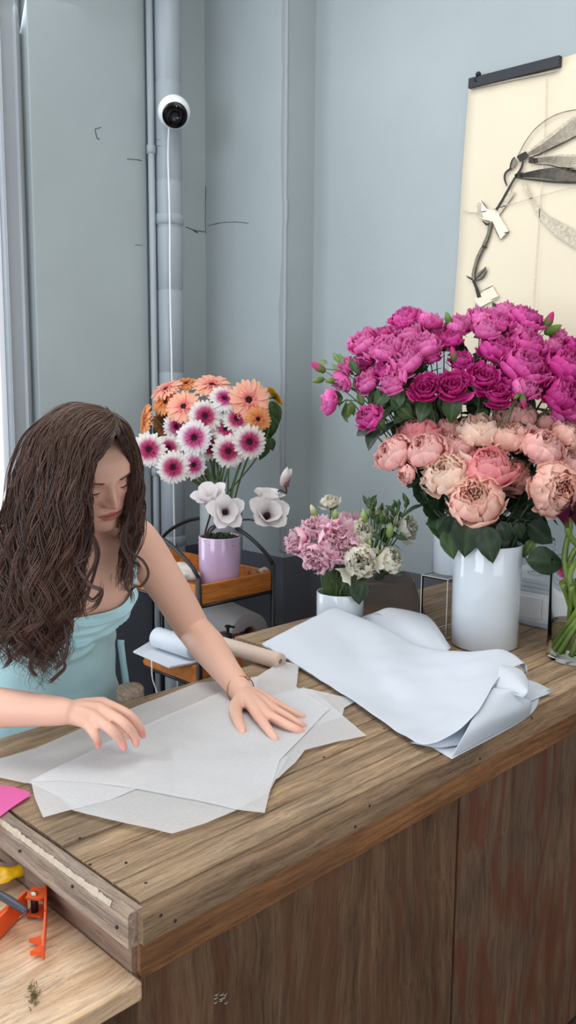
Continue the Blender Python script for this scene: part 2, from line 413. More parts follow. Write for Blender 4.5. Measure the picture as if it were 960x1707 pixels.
for i in range(len(ys) - 1):
    a, b = ys[i] + .0012, ys[i + 1] - .0012
    cuts = [[xi, X1], [xi, X1], [xi, .93, X1], [xi, X1], [xi, 1.62, X1], [xi, X1], [xi, 1.05, X1]][i]
    for j in range(len(cuts) - 1):
        board('plank', (cuts[j] + .001, a, CT - .03 - .001 * (i % 2)), (cuts[j + 1] - .001, b, CT - .0008 * ((i * 7 + j) % 3)), M['top'], .0016, .003, i + 3 * j)
# wider return beside the wall, behind the white paper
board('plank', (1.50, Y1 + .001, CT - .03), (X1, 1.62, CT - .001), M['top'], .0016, .003, 21)
board('plank', (1.50, 1.622, CT - .03), (X1, 1.70, CT - .0005), M['top'], .0016, .003, 22)
board('front_board', (X0 + .001, Y0, CT - .041), (X1, ys[0] - .0005, CT + .0005), M['front'], .0016, .006, 5)
board('end_board', (X0 - .013, Y0 + .012, CT - .046), (xi - .0035, Y1 - .02, CT + .002), M['cap'], .003, .005, 9, 1)
board('trim_board', (X0 + .012, Y0 + .022, CT - .105), (X1, Y0 + .042, CT - .040), M['skirt'], .0012, .003, 12)
board('end_trim_board', (X0 + .004, Y0 + .030, CT - .108), (X0 + .022, Y1 - .02, CT - .045), M['skirtY'], .0012, .003, 14, 1)
yp = Y0 + .034
xs = atY(763, 1400, yp).x
mb = MB()
xb = X0 + .014; rr = random.Random(2)
mb.box((xb, yp, .02), (xs - .004, yp + .02, CT - .1), None, .001)
mb.build('front_panel', M['panel'], ct, False)
mb = MB(); mb.box((xs + .004, yp - .001, .02), (X1, yp + .02, CT - .1), None, .001)
mb.build('front_panel', M['panel2'], ct, False, label='panel with reddish flame figured grain')
MB().box((xb + .01, yp + .012, .02), (X1, yp + .03, CT - .1)).build('inner_board', M['black'], ct, False)
x = Y0 + .036
for wdt in (.05, .07, .06, .08, .10, .09, .12):
    MB().box((X0 + .016, x, .02), (X0 + .034, x + wdt - .002, CT - .1), None, .001).build('end_plank', M['panel'], ct, False); x += wdt
MB().box((X0 + .04, Y1 - .03, .02), (X1, Y1 - .01, CT - .03)).build('back_panel', M['panel'], ct, False)
MB().box((1.52, 1.67, .02), (X1, 1.69, CT - .03)).build('back_panel', M['panel'], ct, False)
MB().box((1.52, Y1 - .01, .02), (1.54, 1.67, CT - .03)).build('back_panel', M['panel'], ct, False)
# nail heads and dents, dark rusty
mb = MB()
for (px, py, r) in [(640, 1343 - 0, .003), (268, 1526, .0022)]: pass
def nail(p, nrm, r=.002):
    q = Vector(nrm).to_track_quat('Z', 'Y').to_matrix(); mb.lathe([(r, -.001), (r, .0006), (r * .5, .001), (.0001, .0008)], p, 8, q)
for px, py in [(616, 1343), (268, 1526), (292, 1535), (592, 1378), (800, 1265), (887, 1197)]:
    nail(atY(px, py, Y0 - .0006), (0, -1, 0), .0024)
for px, py in [(194, 1546), (32, 1419), (120, 1478)]:
    nail(atX(px, py, X0 - .0142), (-1, 0, 0), .0024)
for px, py in [(133, 1397), (150, 1441), (210, 1438), (243, 1472), (540, 1262), (640, 1215)]:
    nail(Z(px, py, CT), (0, 0, 1), .0022)
mb.build('nail_head', mat('rusty_nail', lin(48, 38, 34), .7), ct)
mb = MB(); sd_, md_, tp_ = [], [], []
for i in range(420):                        # bare chipped arris of the end board
    yy = lerp(Y0 + .05, Y1 - .05, i / 419); e = .30 + .9 * noise.noise(Vector((yy * 38, 3, 1))) + .6 * noise.noise(Vector((yy * 150, 7, 1))) + .4 * noise.noise(Vector((yy * 420, 9, 1))); w_ = .0006 + .0038 * max(0, e)
    tp_.append(V3(X0 - .0125 + w_, yy, CT + .0029)); md_.append(V3(X0 - .0128, yy, CT - .0003)); sd_.append(V3(X0 - .0146, yy, CT - .003 - .7 * w_))
mb.grid([sd_, md_, tp_])
mb.build('chipped_edge', mat('bare_chipped_wood', lin(188, 172, 154), .85, bump=.3, vary=.1, vscale=90), ct, label='pale chipped edge')
# chalky scuff on the front panel
mb = MB()
for k in range(9):
    p = atY(361 + 7 * (k % 3) + rnd.uniform(-2, 2), 1658 + 6 * (k // 3) + rnd.uniform(-2, 2), yp - .0006)
    mb.tube([p + Vector((-.004, 0, .001)), p + Vector((0, 0, -.001)), p + Vector((.004, 0, .0005))], [.0003, .0011, .0003], 5)
mb.build('paint_scuff', mat('chalky_scuff', lin(170, 165, 158), .9), ct)
# knot
mb = MB()
p = atY(589, 1376, Y0 - .0004)

# grey weathered wood block behind the counter
blk = thing('wood_block', 'weathered grey wood block standing at the back edge of the counter', 'block', (1.05, 1.53, CT - .05))
mb = MB()
c = Z(226, 1166, CT - .002); c = Vector((c.x + .020, c.y + .048, 0))
prof = [(.001, CT - .12), (.030, CT - .12), (.033, CT - .06), (.031, CT + .004), (.027, CT + .010), (.012, CT + .012), (.001, CT + .011)]
mb.lathe(prof, c, 18)
for v in mb.v: v += Vector((noise.noise(v * 40), noise.noise(v * 40 + Vector((3, 3, 3))), .3 * noise.noise(v * 30))) * .004
mb.build('block_body', M['cap'], blk)
MB().tube([c + Vector((0, 0, 0)), c + Vector((0, 0, CT - .12))], .012, 10).build('block_leg', M['black'], blk)

# ---------------------------------------------------------------- pine side board at the counter's end
LZ = .805
lb = thing('side_board', 'pale pine board fixed against the left end of the counter', 'shelf board', (.2, 1.2, LZ - .026))
mb = MB(); mb.box((-.35, Y0 + .006, LZ - .026), (X0 + .003, 1.22, LZ), None, .003); mb.build('board', M['pine'], lb, False)
mb = MB(); mb.box((-.35, 1.222, LZ - .028), (X0 + .003, 1.62, LZ + .004), None, .003); mb.build('back_board', M['cap'], lb, False, label='greyer weathered board behind the pale one')
for x in (-.3, .5):
    MB().box((x, 1.0, 0), (x + .05, 1.05, LZ - .026), None, .002).build('leg', M['panel'], lb, False)
# a scrap of dried moss on it
mb = MB(); rr = random.Random(5)
for k in range(60):
    p = Z(55 + rr.gauss(0, 4), 1662 + rr.gauss(0, 9), LZ) + Vector((0, 0, .001))
    d = Vector((rr.uniform(-1, 1), rr.uniform(-1, 1), rr.uniform(0, .6))).normalized() * .006
    mb.tube([p, p + d * .5 + Vector((0, 0, .001)), p + d], [.0005, .0006, .0002], 4)
tag(mb.build('plant_debris', mat('dry_moss', lin(112, 98, 52), .9)), 'small scrap of dried moss on the pale pine board', 'debris', kind='stuff')

# ---------------------------------------------------------------- tools on the side board
ORANGE = mat('orange_enamel', lin(216, 84, 30), .38, bump=.04)
STEEL = mat('worn_steel', lin(190, 178, 160), .3, .9)
DARKP = mat('dark_grey_plastic', lin(58, 60, 70), .4)
def bar(mb, a, b, up, w, h, bev=.001):
    a, b = Vector(a), Vector(b); d = (b - a); L = d.length; d.normalize(); s = d.cross(Vector(up)).normalized(); u = s.cross(d)
    Mx = Matrix(((d.x, s.x, u.x, a.x), (d.y, s.y, u.y, a.y), (d.z, s.z, u.z, a.z), (0, 0, 0, 1)))
    mb.box((0, -w / 2, -h / 2), (L, w / 2, h / 2), Mx, bev); return mb
zt = LZ + .016
hinge = Z(62, 1492, LZ + .032)
st = thing('stem_stripper', 'orange metal stem stripping tool lying open on the pale board', 'tool', (hinge.x, hinge.y, LZ))
up = Vector((0, 0, 1))
pl = [Z(x, y, LZ + .034) for x, y in [(54, 1478), (78, 1481), (76, 1494), (66, 1499), (42, 1496)]]
mb = MB(); n = len(pl); top_ = [p for p in pl]; bot = [p - Vector((0, 0, .003)) for p in pl]
mb.add(bot + top_, [tuple(range(n))[::-1], tuple(range(n, 2 * n))] + [(i, (i + 1) % n, n + (i + 1) % n, n + i) for i in range(n)])
mb.build('hinge_plate', ORANGE, st, False)
mb = MB(); lo = [p - Vector((0, 0, .026)) for p in pl]
mb.add([p - Vector((0, 0, .003)) for p in lo] + lo, [tuple(range(n))[::-1], tuple(range(n, 2 * n))] + [(i, (i + 1) % n, n + (i + 1) % n, n + i) for i in range(n)])
mb.build('lower_hinge_plate', ORANGE, st, False)
a = Z(77, 1484, LZ + .02); b = Z(72, 1588, LZ + .012)
mb = MB(); mid = Z(76, 1530, LZ + .018)
bar(mb, a, mid, up, .0035, .030); bar(mb, mid, b, up, .0035, .022)
mb.build('arm', ORANGE, st, False)
a2 = Z(44, 1500, LZ + .018); b2 = Z(-40, 1586, LZ + .018)
mb = MB(); bar(mb, a2, b2, up, .004, .030); s = (b2 - a2).normalized().cross(up)
bar(mb, a2 + s * .016 + Vector((0, 0, -.013)), b2 + s * .016 + Vector((0, 0, -.013)), up, .030, .0035)
mb.build('arm', ORANGE, st, False)
for (t1, t2, t3) in [((48, 1565), (68, 1559), (70, 1570)), ((50, 1586), (70, 1572), (72, 1586))]:
    P3 = [Z(x, y, LZ + .010) for x, y in (t1, t2, t3)]
    mb = MB(); mb.add(P3 + [p - Vector((0, 0, .006)) for p in P3], [(0, 1, 2), (5, 4, 3), (0, 3, 4, 1), (1, 4, 5, 2), (2, 5, 3, 0)])
    mb.build('tooth', ORANGE, st, False)
mb = MB(); hp = Z(57, 1491, LZ + .034); mb.lathe([(.0055, 0), (.0055, .002), (.004, .0035), (.0001, .004)], hp, 16); mb.build('rivet', STEEL, st)
mb = MB(); mb.tube([hp - Vector((0, 0, .026)), hp], .0052, 12); mb.build('pivot_pin', M['black'], st)
hb = Z(46, 1521, LZ + .040)
kn = thing('pruning_knife', 'dark grey handled knife lying across the orange tool', 'knife', (hb.x, hb.y, LZ + .036))
P = [Z(-30, 1478, LZ + .040), Z(0, 1492, LZ + .040), Z(25, 1507, LZ + .040), Z(44, 1520, LZ + .040)]
mb = MB(); mb.tube(catmull(P, 5), [.0065] * 12 + [.006, .0055, .005, .0045], 10, squash=.8); mb.build('handle', DARKP, kn)
mb = MB(); e = P[-1]; mb.add([e, Z(33, 1527, LZ + .036), Z(30, 1532, LZ + .036), e - Vector((0, 0, .002)), Z(33, 1527, LZ + .034), Z(30, 1532, LZ + .034)], [(0, 1, 2), (5, 4, 3), (0, 3, 4, 1), (1, 4, 5, 2), (2, 5, 3, 0)])
mb.build('blade', STEEL, kn, False)
yw = thing('plastic_wrapper', 'crumpled yellow wrapper lying behind the orange tool', 'wrapper', Z(15, 1470, LZ))
cols = []
rows = []
for i in range(9):
    rw = []
    for j in range(13):
        u = j / 12; v = i / 8
        px = lerp(-40, 46, u) + 4 * v; py = lerp(1460, 1459, u) + v * lerp(34, 6 + 26 * (1 - u), u)
        p = Z(px, py, LZ + .004) + Vector((0, 0, .012 + .008 * noise.noise(Vector((u * 5, v * 4, 3))) + .012 * math.sin(v * 3.1)))
        rw.append(p)
    rows.append(rw)
solid(MB().grid(rows).build('wrapper_sheet', mat('yellow_film', lin(228, 178, 20), .25, vary=.2, vscale=60), yw), .0006)
wt = thing('wood_tag', 'small pale wooden offcut near the yellow wrapper', 'offcut', Z(10, 1447, LZ))
mb = MB(); bar(mb, Z(-20, 1438, LZ + .008), Z(16, 1452, LZ + .008), up, .02, .006); mb.build('offcut_piece', M['cap'], wt, False)
# ---------------------------------------------------------------- papers on the counter
def papermat(name, col, tl=.35, alpha=0.0, rough=.55, vary=.02):
    T = NT(name); p = T.p; p.inputs['Base Color'].default_value = col; p.inputs['Roughness'].default_value = rough; p.inputs['Specular IOR Level'].default_value = .35
    co = T.n('ShaderNodeTexCoord'); nz = T.n('ShaderNodeTexNoise', i_Scale=160.0, i_Detail=4.0); T.l(co, 'Object', nz, 'Vector')
    n2 = T.n('ShaderNodeTexNoise', i_Scale=14.0, i_Detail=4.0); T.l(co, 'Object', n2, 'Vector')
    b = T.n('ShaderNodeBump', i_Strength=.12, i_Distance=.004); T.l(n2, 'Fac', b, 'Height'); T.l(b, 'Normal', p, 'Normal')
    tr = T.n('ShaderNodeBsdfTranslucent', i_Color=col); mx = T.n('ShaderNodeMixShader', i_0=tl); T.l(p, 'BSDF', mx, 1); T.l(tr, 'BSDF', mx, 2)
    if alpha:
        tp = T.n('ShaderNodeBsdfTransparent'); m2 = T.n('ShaderNodeMixShader')
        mr = T.n('ShaderNodeMapRange', i_1=.3, i_2=.7, i_3=max(0, alpha - .03), i_4=alpha + .03); T.l(nz, 'Fac', mr, 0); T.l(mr, 0, m2, 0)
        T.l(mx, 'Shader', m2, 1); T.l(tp, 'BSDF', m2, 2); T.l(m2, 'Shader', T.out, 'Surface')
    else: T.l(mx, 'Shader', T.out, 'Surface')
    return T.m
TISSUE = papermat('waxed_tissue_paper', lin(240, 241, 243), .25, .22, .35)
PINK = papermat('pink_tissue_paper', lin(246, 110, 182), .3, .0)
WHITEP = papermat('white_wrapping_paper', lin(220, 226, 234), .25)
def sheet(name, poly, z, m, label, group, cat='paper', seed=0, amp=.0012, lift=None):
    """a sheet lying on the worktop: outline in the plane, finely divided, slightly rumpled"""
    P = [Z(x, y, z) for x, y in poly]
    bm = bmesh.new(); vs = [bm.verts.new(p) for p in P]; f = bm.faces.new(vs)
    if f.normal.z < 0: f.normal_flip()
    bmesh.ops.triangulate(bm, faces=[f])
    for _ in range(5):
        long = [e for e in bm.edges if e.calc_length() > .018]
        if not long: break
        bmesh.ops.subdivide_edges(bm, edges=long, cuts=1); bmesh.ops.triangulate(bm, faces=list(bm.faces))
    for v in bm.verts:
        d = amp * (noise.noise(v.co * 16 + Vector((seed * 3.1, 0, 0))) + .5 * noise.noise(v.co * 45 + Vector((seed, 4, 0))))
        if lift: d += lift(v.co)
        v.co.z += d + amp
    c = sum(P, Vector()) / len(P)
    me = bpy.data.meshes.new(name)
    for v in bm.verts: v.co -= c
    bm.to_mesh(me); bm.free(); me.materials.append(m)
    me.polygons.foreach_set('use_smooth', [True] * len(me.polygons))
    o = link(name, me); o.location = c; ORG[o.name] = c.copy()
    return tag(o, label, cat, group)
G = 'loose sheets of waxed tissue paper on the counter'
sheet('tissue_sheet', [(-70, 1322), (-20, 1270), (60, 1248), (150, 1208), (330, 1139), (430, 1128), (420, 1190), (250, 1262), (100, 1310), (40, 1306), (0, 1297)], .9030, TISSUE, 'undermost tissue sheet reaching to the left picture edge below the moving hand', G, seed=1)
sheet('tissue_sheet', [(250, 1215), (505, 1147), (550, 1157), (597, 1168), (574, 1180), (570, 1196), (470, 1230), (330, 1260)], .9042, TISSUE, 'tissue sheet with one corner poking toward the white paper stack', G, seed=2)
sheet('tissue_sheet', [(280, 1230), (500, 1150), (520, 1150), (560, 1184), (611, 1227), (560, 1238), (508, 1252), (492, 1272), (464, 1298), (420, 1320), (300, 1330)], .9056, TISSUE, 'tissue sheet whose pointed right corner lies alone on the boards', G, seed=3)
sheet('tissue_sheet', [(48, 1306), (150, 1270), (350, 1270), (480, 1262), (448, 1322), (395, 1351), (345, 1372), (287, 1391), (210, 1374), (122, 1352), (100, 1330)], .9068, TISSUE, 'frontmost tissue sheet with a blunt lower corner near the counter front', G, seed=4)
sheet('tissue_sheet', [(52, 1304), (100, 1296), (200, 1282), (270, 1300), (182, 1334), (122, 1350), (72, 1364), (58, 1330)], .9080, TISSUE, 'folded over tissue corner pointing to the pink sheet', G, seed=5)
sheet('tissue_sheet', [(48, 1304), (200, 1228), (372, 1152), (430, 1128), (470, 1102), (498, 1110), (494, 1146), (548, 1182), (520, 1212), (466, 1268), (452, 1312), (441, 1356), (395, 1350), (330, 1336), (240, 1318), (160, 1306), (100, 1303)], .9092, TISSUE, 'topmost large tissue sheet under the flat spread hand', G, seed=6)
sheet('pink_sheet', [(-70, 1340), (-10, 1309), (20, 1312), (50, 1322), (50, 1328), (22, 1345), (0, 1362), (-40, 1395)], .9040, PINK, 'bright pink paper sheet at the counter end by the left picture edge', None, seed=7, amp=.001)

# white wrapping paper, a folded stack with a big rumpled top fold
def spline_surface(rows, nu=10, nv=8):
    R = [catmull(r, nu) for r in rows]
    return list(map(list, zip(*[catmull(list(c), nv) for c in zip(*R)])))
def wsheet(name, rows, label, nu=10, nv=8, amp=.0008, seed=0, thick=.0005):
    g = spline_surface([[Z(x, y, z) for x, y, z in r] for r in rows], nu, nv)
    for i, r in enumerate(g):
        for j, p in enumerate(r): p.z += amp * noise.noise(p * 22 + Vector((seed, 0, 0)))
    c = Vector((sum(p.x for r in g for p in r), sum(p.y for r in g for p in r), sum(p.z for r in g for p in r))) / (len(g) * len(g[0]))
    mb = MB(); mb.grid(g)
    for k in range(len(mb.v)): mb.v[k] = mb.v[k] - c
    o = mb.build(name, WHITEP); o.location = c
    return solid(tag(o, label, 'paper', 'stack of white wrapping paper'), thick)
wsheet('wrapping_paper', [[(438, 1076, .9020), (560, 1150, .9020), (660, 1210, .9020), (753, 1265, .9020)],
                          [(520, 1046, .9020), (640, 1115, .9020), (740, 1170, .9020), (882, 1193, .9020)],
                          [(590, 1028, .9020), (700, 1080, .9020), (800, 1115, .9020), (900, 1150, .9030)]],
       'bottom sheet of the white wrapping paper, flat on the boards with one long front corner', seed=1)
wsheet('wrapping_paper', [[(790, 1165, .9040), (850, 1178, .9045), (905, 1160, .906), (923, 1151, .912)],
                          [(800, 1140, .9045), (850, 1150, .906), (895, 1148, .913), (918, 1149, .918)],
                          [(820, 1122, .9050), (860, 1128, .906), (890, 1136, .910), (912, 1146, .914)]],
       'white paper flap sticking out to the right past the rolled edge', seed=2)
wsheet('wrapping_paper', [[(442, 1075, .9060), (560, 1145, .9060), (640, 1196, .9060), (690, 1232, .9060), (742, 1240, .9100)],
                          [(530, 1043, .908), (640, 1110, .910), (700, 1160, .914), (742, 1200, .918), (775, 1215, .916)],
                          [(585, 1026, .910), (690, 1080, .915), (750, 1120, .92), (790, 1150, .92), (800, 1175, .918)]],
       'middle folded sheet of the white wrapping paper stack', seed=3)
# upright crests behind
wsheet('wrapping_paper', [[(590, 1040, .915), (640, 1062, .915), (700, 1090, .92), (735, 1104, .92)],
                          [(600, 1030, .945), (650, 1030, .955), (705, 1060, .945), (742, 1090, .93)],
                          [(628, 1022, .962), (652, 1013, .975), (700, 1030, .962), (748, 1083, .935)],
                          [(640, 1030, .950), (668, 1024, .962), (712, 1026, .960), (752, 1080, .93)]],
       'white paper fold standing up behind the big rumpled sheet near the tall vase', seed=4)
# the big rumpled top sheet
wsheet('wrapping_paper', [[(436, 1073, .914), (520, 1124, .912), (600, 1176, .913), (655, 1214, .912), (700, 1240, .915), (728, 1238, .919)],
                          [(470, 1055, .938), (560, 1108, .926), (640, 1160, .917), (700, 1198, .922), (740, 1215, .928), (768, 1214, .938)],
                          [(515, 1032, .960), (590, 1080, .934), (660, 1125, .938), (730, 1150, .945), (778, 1166, .958), (800, 1180, .962)],
                          [(552, 1015, .972), (614, 1046, .958), (680, 1085, .945), (752, 1102, .968), (806, 1118, .985), (832, 1130, .985)],
                          [(566, 1016, .968), (632, 1042, .956), (700, 1076, .945), (770, 1086, .975), (835, 1084, 1.0), (872, 1106, .995)],
                          [(580, 1024, .945), (645, 1052, .935), (710, 1086, .93), (780, 1092, .96), (845, 1092, .985), (879, 1124, .975)]],
       'big rumpled top sheet of the white wrapping paper with a wavy back', 12, 10, .0030, 5)
# front right corner of the lower sheet, rolled up and over
wsheet('wrapping_paper', [[(752, 1263, .904), (790, 1243, .904), (835, 1218, .904), (882, 1194, .904)],
                          [(775, 1222, .935), (812, 1205, .938), (855, 1190, .935), (886, 1180, .930)],
                          [(802, 1172, .962), (838, 1163, .965), (868, 1162, .958), (884, 1168, .950)],
                          [(822, 1146, .975), (850, 1150, .975), (868, 1158, .966), (880, 1166, .952)]],
       'curled up front corner of the white wrapping paper', 8, 8, .0006, 6)
wsheet('wrapping_paper', [[(826, 1154, .968), (850, 1156, .968), (872, 1164, .96)],
                          [(832, 1114, .995), (858, 1128, .99), (880, 1152, .975)],
                          [(838, 1108, .996), (868, 1116, .992), (882, 1136, .978)]],
       'second curl of white wrapping paper standing behind the rolled front corner', 8, 8, .0005, 8)
# roll inside the fold at the front
wsheet('wrapping_paper', [[(684, 1238, .9065), (735, 1246, .906), (792, 1236, .9055)], [(716, 1226, .917), (758, 1230, .917), (800, 1220, .913)], [(756, 1200, .927), (780, 1200, .928), (806, 1194, .922)], [(790, 1176, .935), (800, 1178, .936), (815, 1176, .93)]],
       'narrow inner fold of white paper showing at the front of the stack', 8, 6, .0004, 9)
# ---------------------------------------------------------------- vases, boxes, shelf
CER = mat('glossy_white_ceramic', lin(206, 214, 221), .10, coat=.5)
def vase(name, label, c, z0, prof, m, cat='vase', seg=64):
    t = thing(name, label, cat, (c[0], c[1], z0))
    MB().lathe([(r, z0 + z) for r, z in prof], (c[0], c[1], 0), seg).build('vessel', m, t)
    return t
def cylprof(r, h, th=.004, foot=0.0):
    return [(.001, 0), (r - .004, 0), (r, .004), (r, h - .003), (r - th * .3, h), (r - th * .8, h), (r - th, h - .004), (r - th, .012), (.001, .010)]
def place_base(px, py, r, z):
    """centre of a round foot of radius r whose nearest visible point is at pixel (px, py) on the plane z"""
    p = Z(px, py, z); d = Vector((p.x, p.y, 0)).normalized(); return p + d * r
VP = place_base(806, 1089, .087, CT)
vase('vase', 'tall white cylinder vase holding the peach garden roses', VP, CT, cylprof(.0875, .270), CER)
# clear acrylic riser
ACR = mat('clear_acrylic', (1, 1, 1, 1), .02, trans=1.0, ior=1.18, spec=.5)
ac0 = Z(743, 1066, CT); ax = ac0.x; ayn = ac0.y; ayf = atX(702, 990, ax).y
azt = atX(744, 966, ax).z
ar = thing('acrylic_riser', 'clear acrylic block under the vase of magenta roses', 'display stand', (ax + .12, (ayn + ayf) / 2, CT))
th = .004; x2 = ax + .24; y_lo, y_hi = ayn, ayf
MB().box((ax, y_lo, CT + .001), (ax + th, y_hi, azt - th)).build('side_wall', ACR, ar, False)
MB().box((x2 - th, y_lo, CT + .001), (x2, y_hi, azt - th)).build('side_wall', ACR, ar, False)
MB().box((ax + th, y_lo, CT + .001), (x2 - th, y_lo + th, azt - th)).build('side_wall', ACR, ar, False)
MB().box((ax + th, y_hi - th, CT + .001), (x2 - th, y_hi, azt - th)).build('side_wall', ACR, ar, False)
MB().box((ax, y_lo, azt - th), (x2, y_hi, azt)).build('lid', ACR, ar, False)
EDGE = mat('acrylic_polished_edge', lin(206, 196, 188), .25)
mb = MB(); e = .0022
for (xx, yy) in ((ax, y_lo), (ax, y_hi)): mb.box((xx - e / 2, yy - e / 2, CT + .002), (xx + e / 2, yy + e / 2, azt))
mb.box((ax - e / 2, y_lo, azt - e / 2), (ax + e / 2, y_hi, azt + e / 2)); mb.box((ax, y_lo - e / 2, azt - e / 2), (x2, y_lo + e / 2, azt + e / 2))
mb.build('polished_edge', EDGE, ar, False)
# magenta vase on it
mvc = Vector((ax + .085, (y_lo + y_hi) / 2 + .0, 0)); MVR = .060
q = D(720, 900, 2.35)
vl = ray(720, 930); # put the left outline on pixel column 720
def fit_left(px, py, r, y):
    best = None
    for k in range(400):
        x = 1.6 + k * .002; c = Vector((x, y, 0)); d = Vector((ray(px, py).x, ray(px, py).y, 0)).normalized()
        s = c - d * c.dot(d); side = d.x * c.y - d.y * c.x
        v = abs(abs(s.length) - r) + (1 if side > 0 else 0)
        if best is None or v < best[0]: best = (v, x)
    return Vector((best[1], y, 0))
mvc = fit_left(720, 930, MVR, (y_lo + y_hi) / 2)
vase('vase', 'white cylinder vase of the magenta roses, half hidden on the clear block', mvc, azt + .001, cylprof(MVR, .235), CER)
# pink and white lisianthus vase
pvc = Z(566, 1056, CT); pvc = pvc + Vector((pvc.x, pvc.y, 0)).normalized() * .065
LVR = .066; LVH = D(566, 992, (pvc - EYE).dot(FW) - .06).z - CT
vase('vase', 'low white vase of pink and cream lisianthus behind the paper stack', pvc, CT, cylprof(LVR, LVH), CER)
# smoky translucent bin behind it
SMOKE = mat('smoky_translucent_plastic', lin(196, 186, 180), .25, trans=.85, ior=1.1)
bc = Vector((pvc.x + .22, pvc.y + .06, CT)); 
t = thing('storage_bin', 'smoky translucent plastic bin behind the low lisianthus vase', 'bin', bc)
mb = MB()
def frust(mb, c, a0, b0, a1, b1, z0, z1, ang, r=.02):
    rows = []
    for (a, b, z) in ((a0, b0, z0), (a1, b1, z1)):
        row = []
        for k in range(40):
            th_ = 2 * math.pi * k / 40; cx, sy = math.cos(th_), math.sin(th_)
            x = a * math.copysign(abs(cx) ** .35, cx); y = b * math.copysign(abs(sy) ** .35, sy)
            row.append(Vector((c.x + x * math.cos(ang) - y * math.sin(ang), c.y + x * math.sin(ang) + y * math.cos(ang), z)))
        row.append(row[0].copy()); rows.append(row)
    mb.grid(rows); return mb
frust(mb, bc, .15, .10, .115, .085, CT, CT + .10, R_(-45))
solid(mb.build('bin_wall', SMOKE, t), .0025)
mb = MB(); frust(mb, bc, .118, .088, .112, .082, CT + .097, CT + .102, R_(-45)); mb.build('rim', SMOKE, t)

# white box and what lies on it, against the right wall
bx0 = Z(868, 1040, CT); bx = bx0.x; byf = bx0.y + .12; byn = Z(919, 1059, CT).y - .10
bz = atX(868, 985, bx).z
t = thing('storage_box', 'white box with a grooved front standing by the right wall', 'box', (bx + .12, (byn + byf) / 2, CT))
mb = MB(); mb.box((bx + .004, byn, CT + .012), (bx + .27, byf, bz), None, .003); mb.build('box_body', M['white'], t, False)
mb = MB(); mb.box((bx, byn + .004, CT + .022), (bx + .006, (byn + byf) / 2 - .014, bz - .012), None, .002); mb.build('drawer_front', M['white'], t, False)
mb = MB(); mb.box((bx, (byn + byf) / 2 - .010, CT + .022), (bx + .006, byf - .004, bz - .012), None, .002); mb.build('drawer_front', M['white'], t, False)
mb = MB(); mb.box((bx + .002, byn + .002, CT), (bx + .265, byf - .002, CT + .012), None, .002); mb.build('plinth', mat('pale_grey_base', lin(178, 184, 198), .5), t, False)
t = thing('paper_pad', 'thick white paper pad lying on the white box', 'paper', (bx + .12, (byn + byf) / 2, bz))
for k in range(3):
    mb = MB(); mb.box((bx + .006 + .006 * k, byn + .02 + .008 * k, bz + .001 + k * .012), (bx + .24 - .005 * k, byf - .02, bz + .012 + k * .012), Matrix.Rotation(0, 4, 'Z'), .001); mb.build('paper_block', WHITEP, t, False)
pz = bz + .037
GLASS = mat('clear_glass', (1, 1, 1, 1), .0, trans=1.0, ior=1.06)
gc = Vector((bx + .10, (byn + byf) / 2 + .05, 0))
t = thing('glass_jar', 'small clear glass jar on the paper pad behind the tall vase', 'jar', (gc.x, gc.y, pz))
MB().lathe([(.001, pz + .001), (.035, pz + .001), (.037, pz + .005), (.037, pz + .10), (.034, pz + .105), (.033, pz + .10), (.033, pz + .008), (.001, pz + .006)], gc, 32).build('jar_wall', GLASS, t)
# clear glass vase with callas
gv = place_base(962, 1113, .078, CT)
WATER = mat('vase_water', lin(226, 236, 222), .0, trans=1.0, ior=1.06)
CVC, CVR = gv, .076
t = thing('vase', 'clear glass cylinder of green calla stems at the right edge', 'vase', (gv.x, gv.y, CT))
MB().lathe([(.001, CT + .001), (CVR - .006, CT + .001), (CVR, CT + .006), (CVR, CT + .25), (CVR - .002, CT + .252), (CVR - .0022, CT + .25), (CVR - .0022, CT + .012), (.001, CT + .010)], (gv.x, gv.y, 0), 56).build('vessel', GLASS, t)
MB().lathe([(.001, CT + .0145), (CVR - .003, CT + .015), (CVR - .003, CT + .085), (.001, CT + .085)], (gv.x, gv.y, 0), 48).build('water', WATER, t)

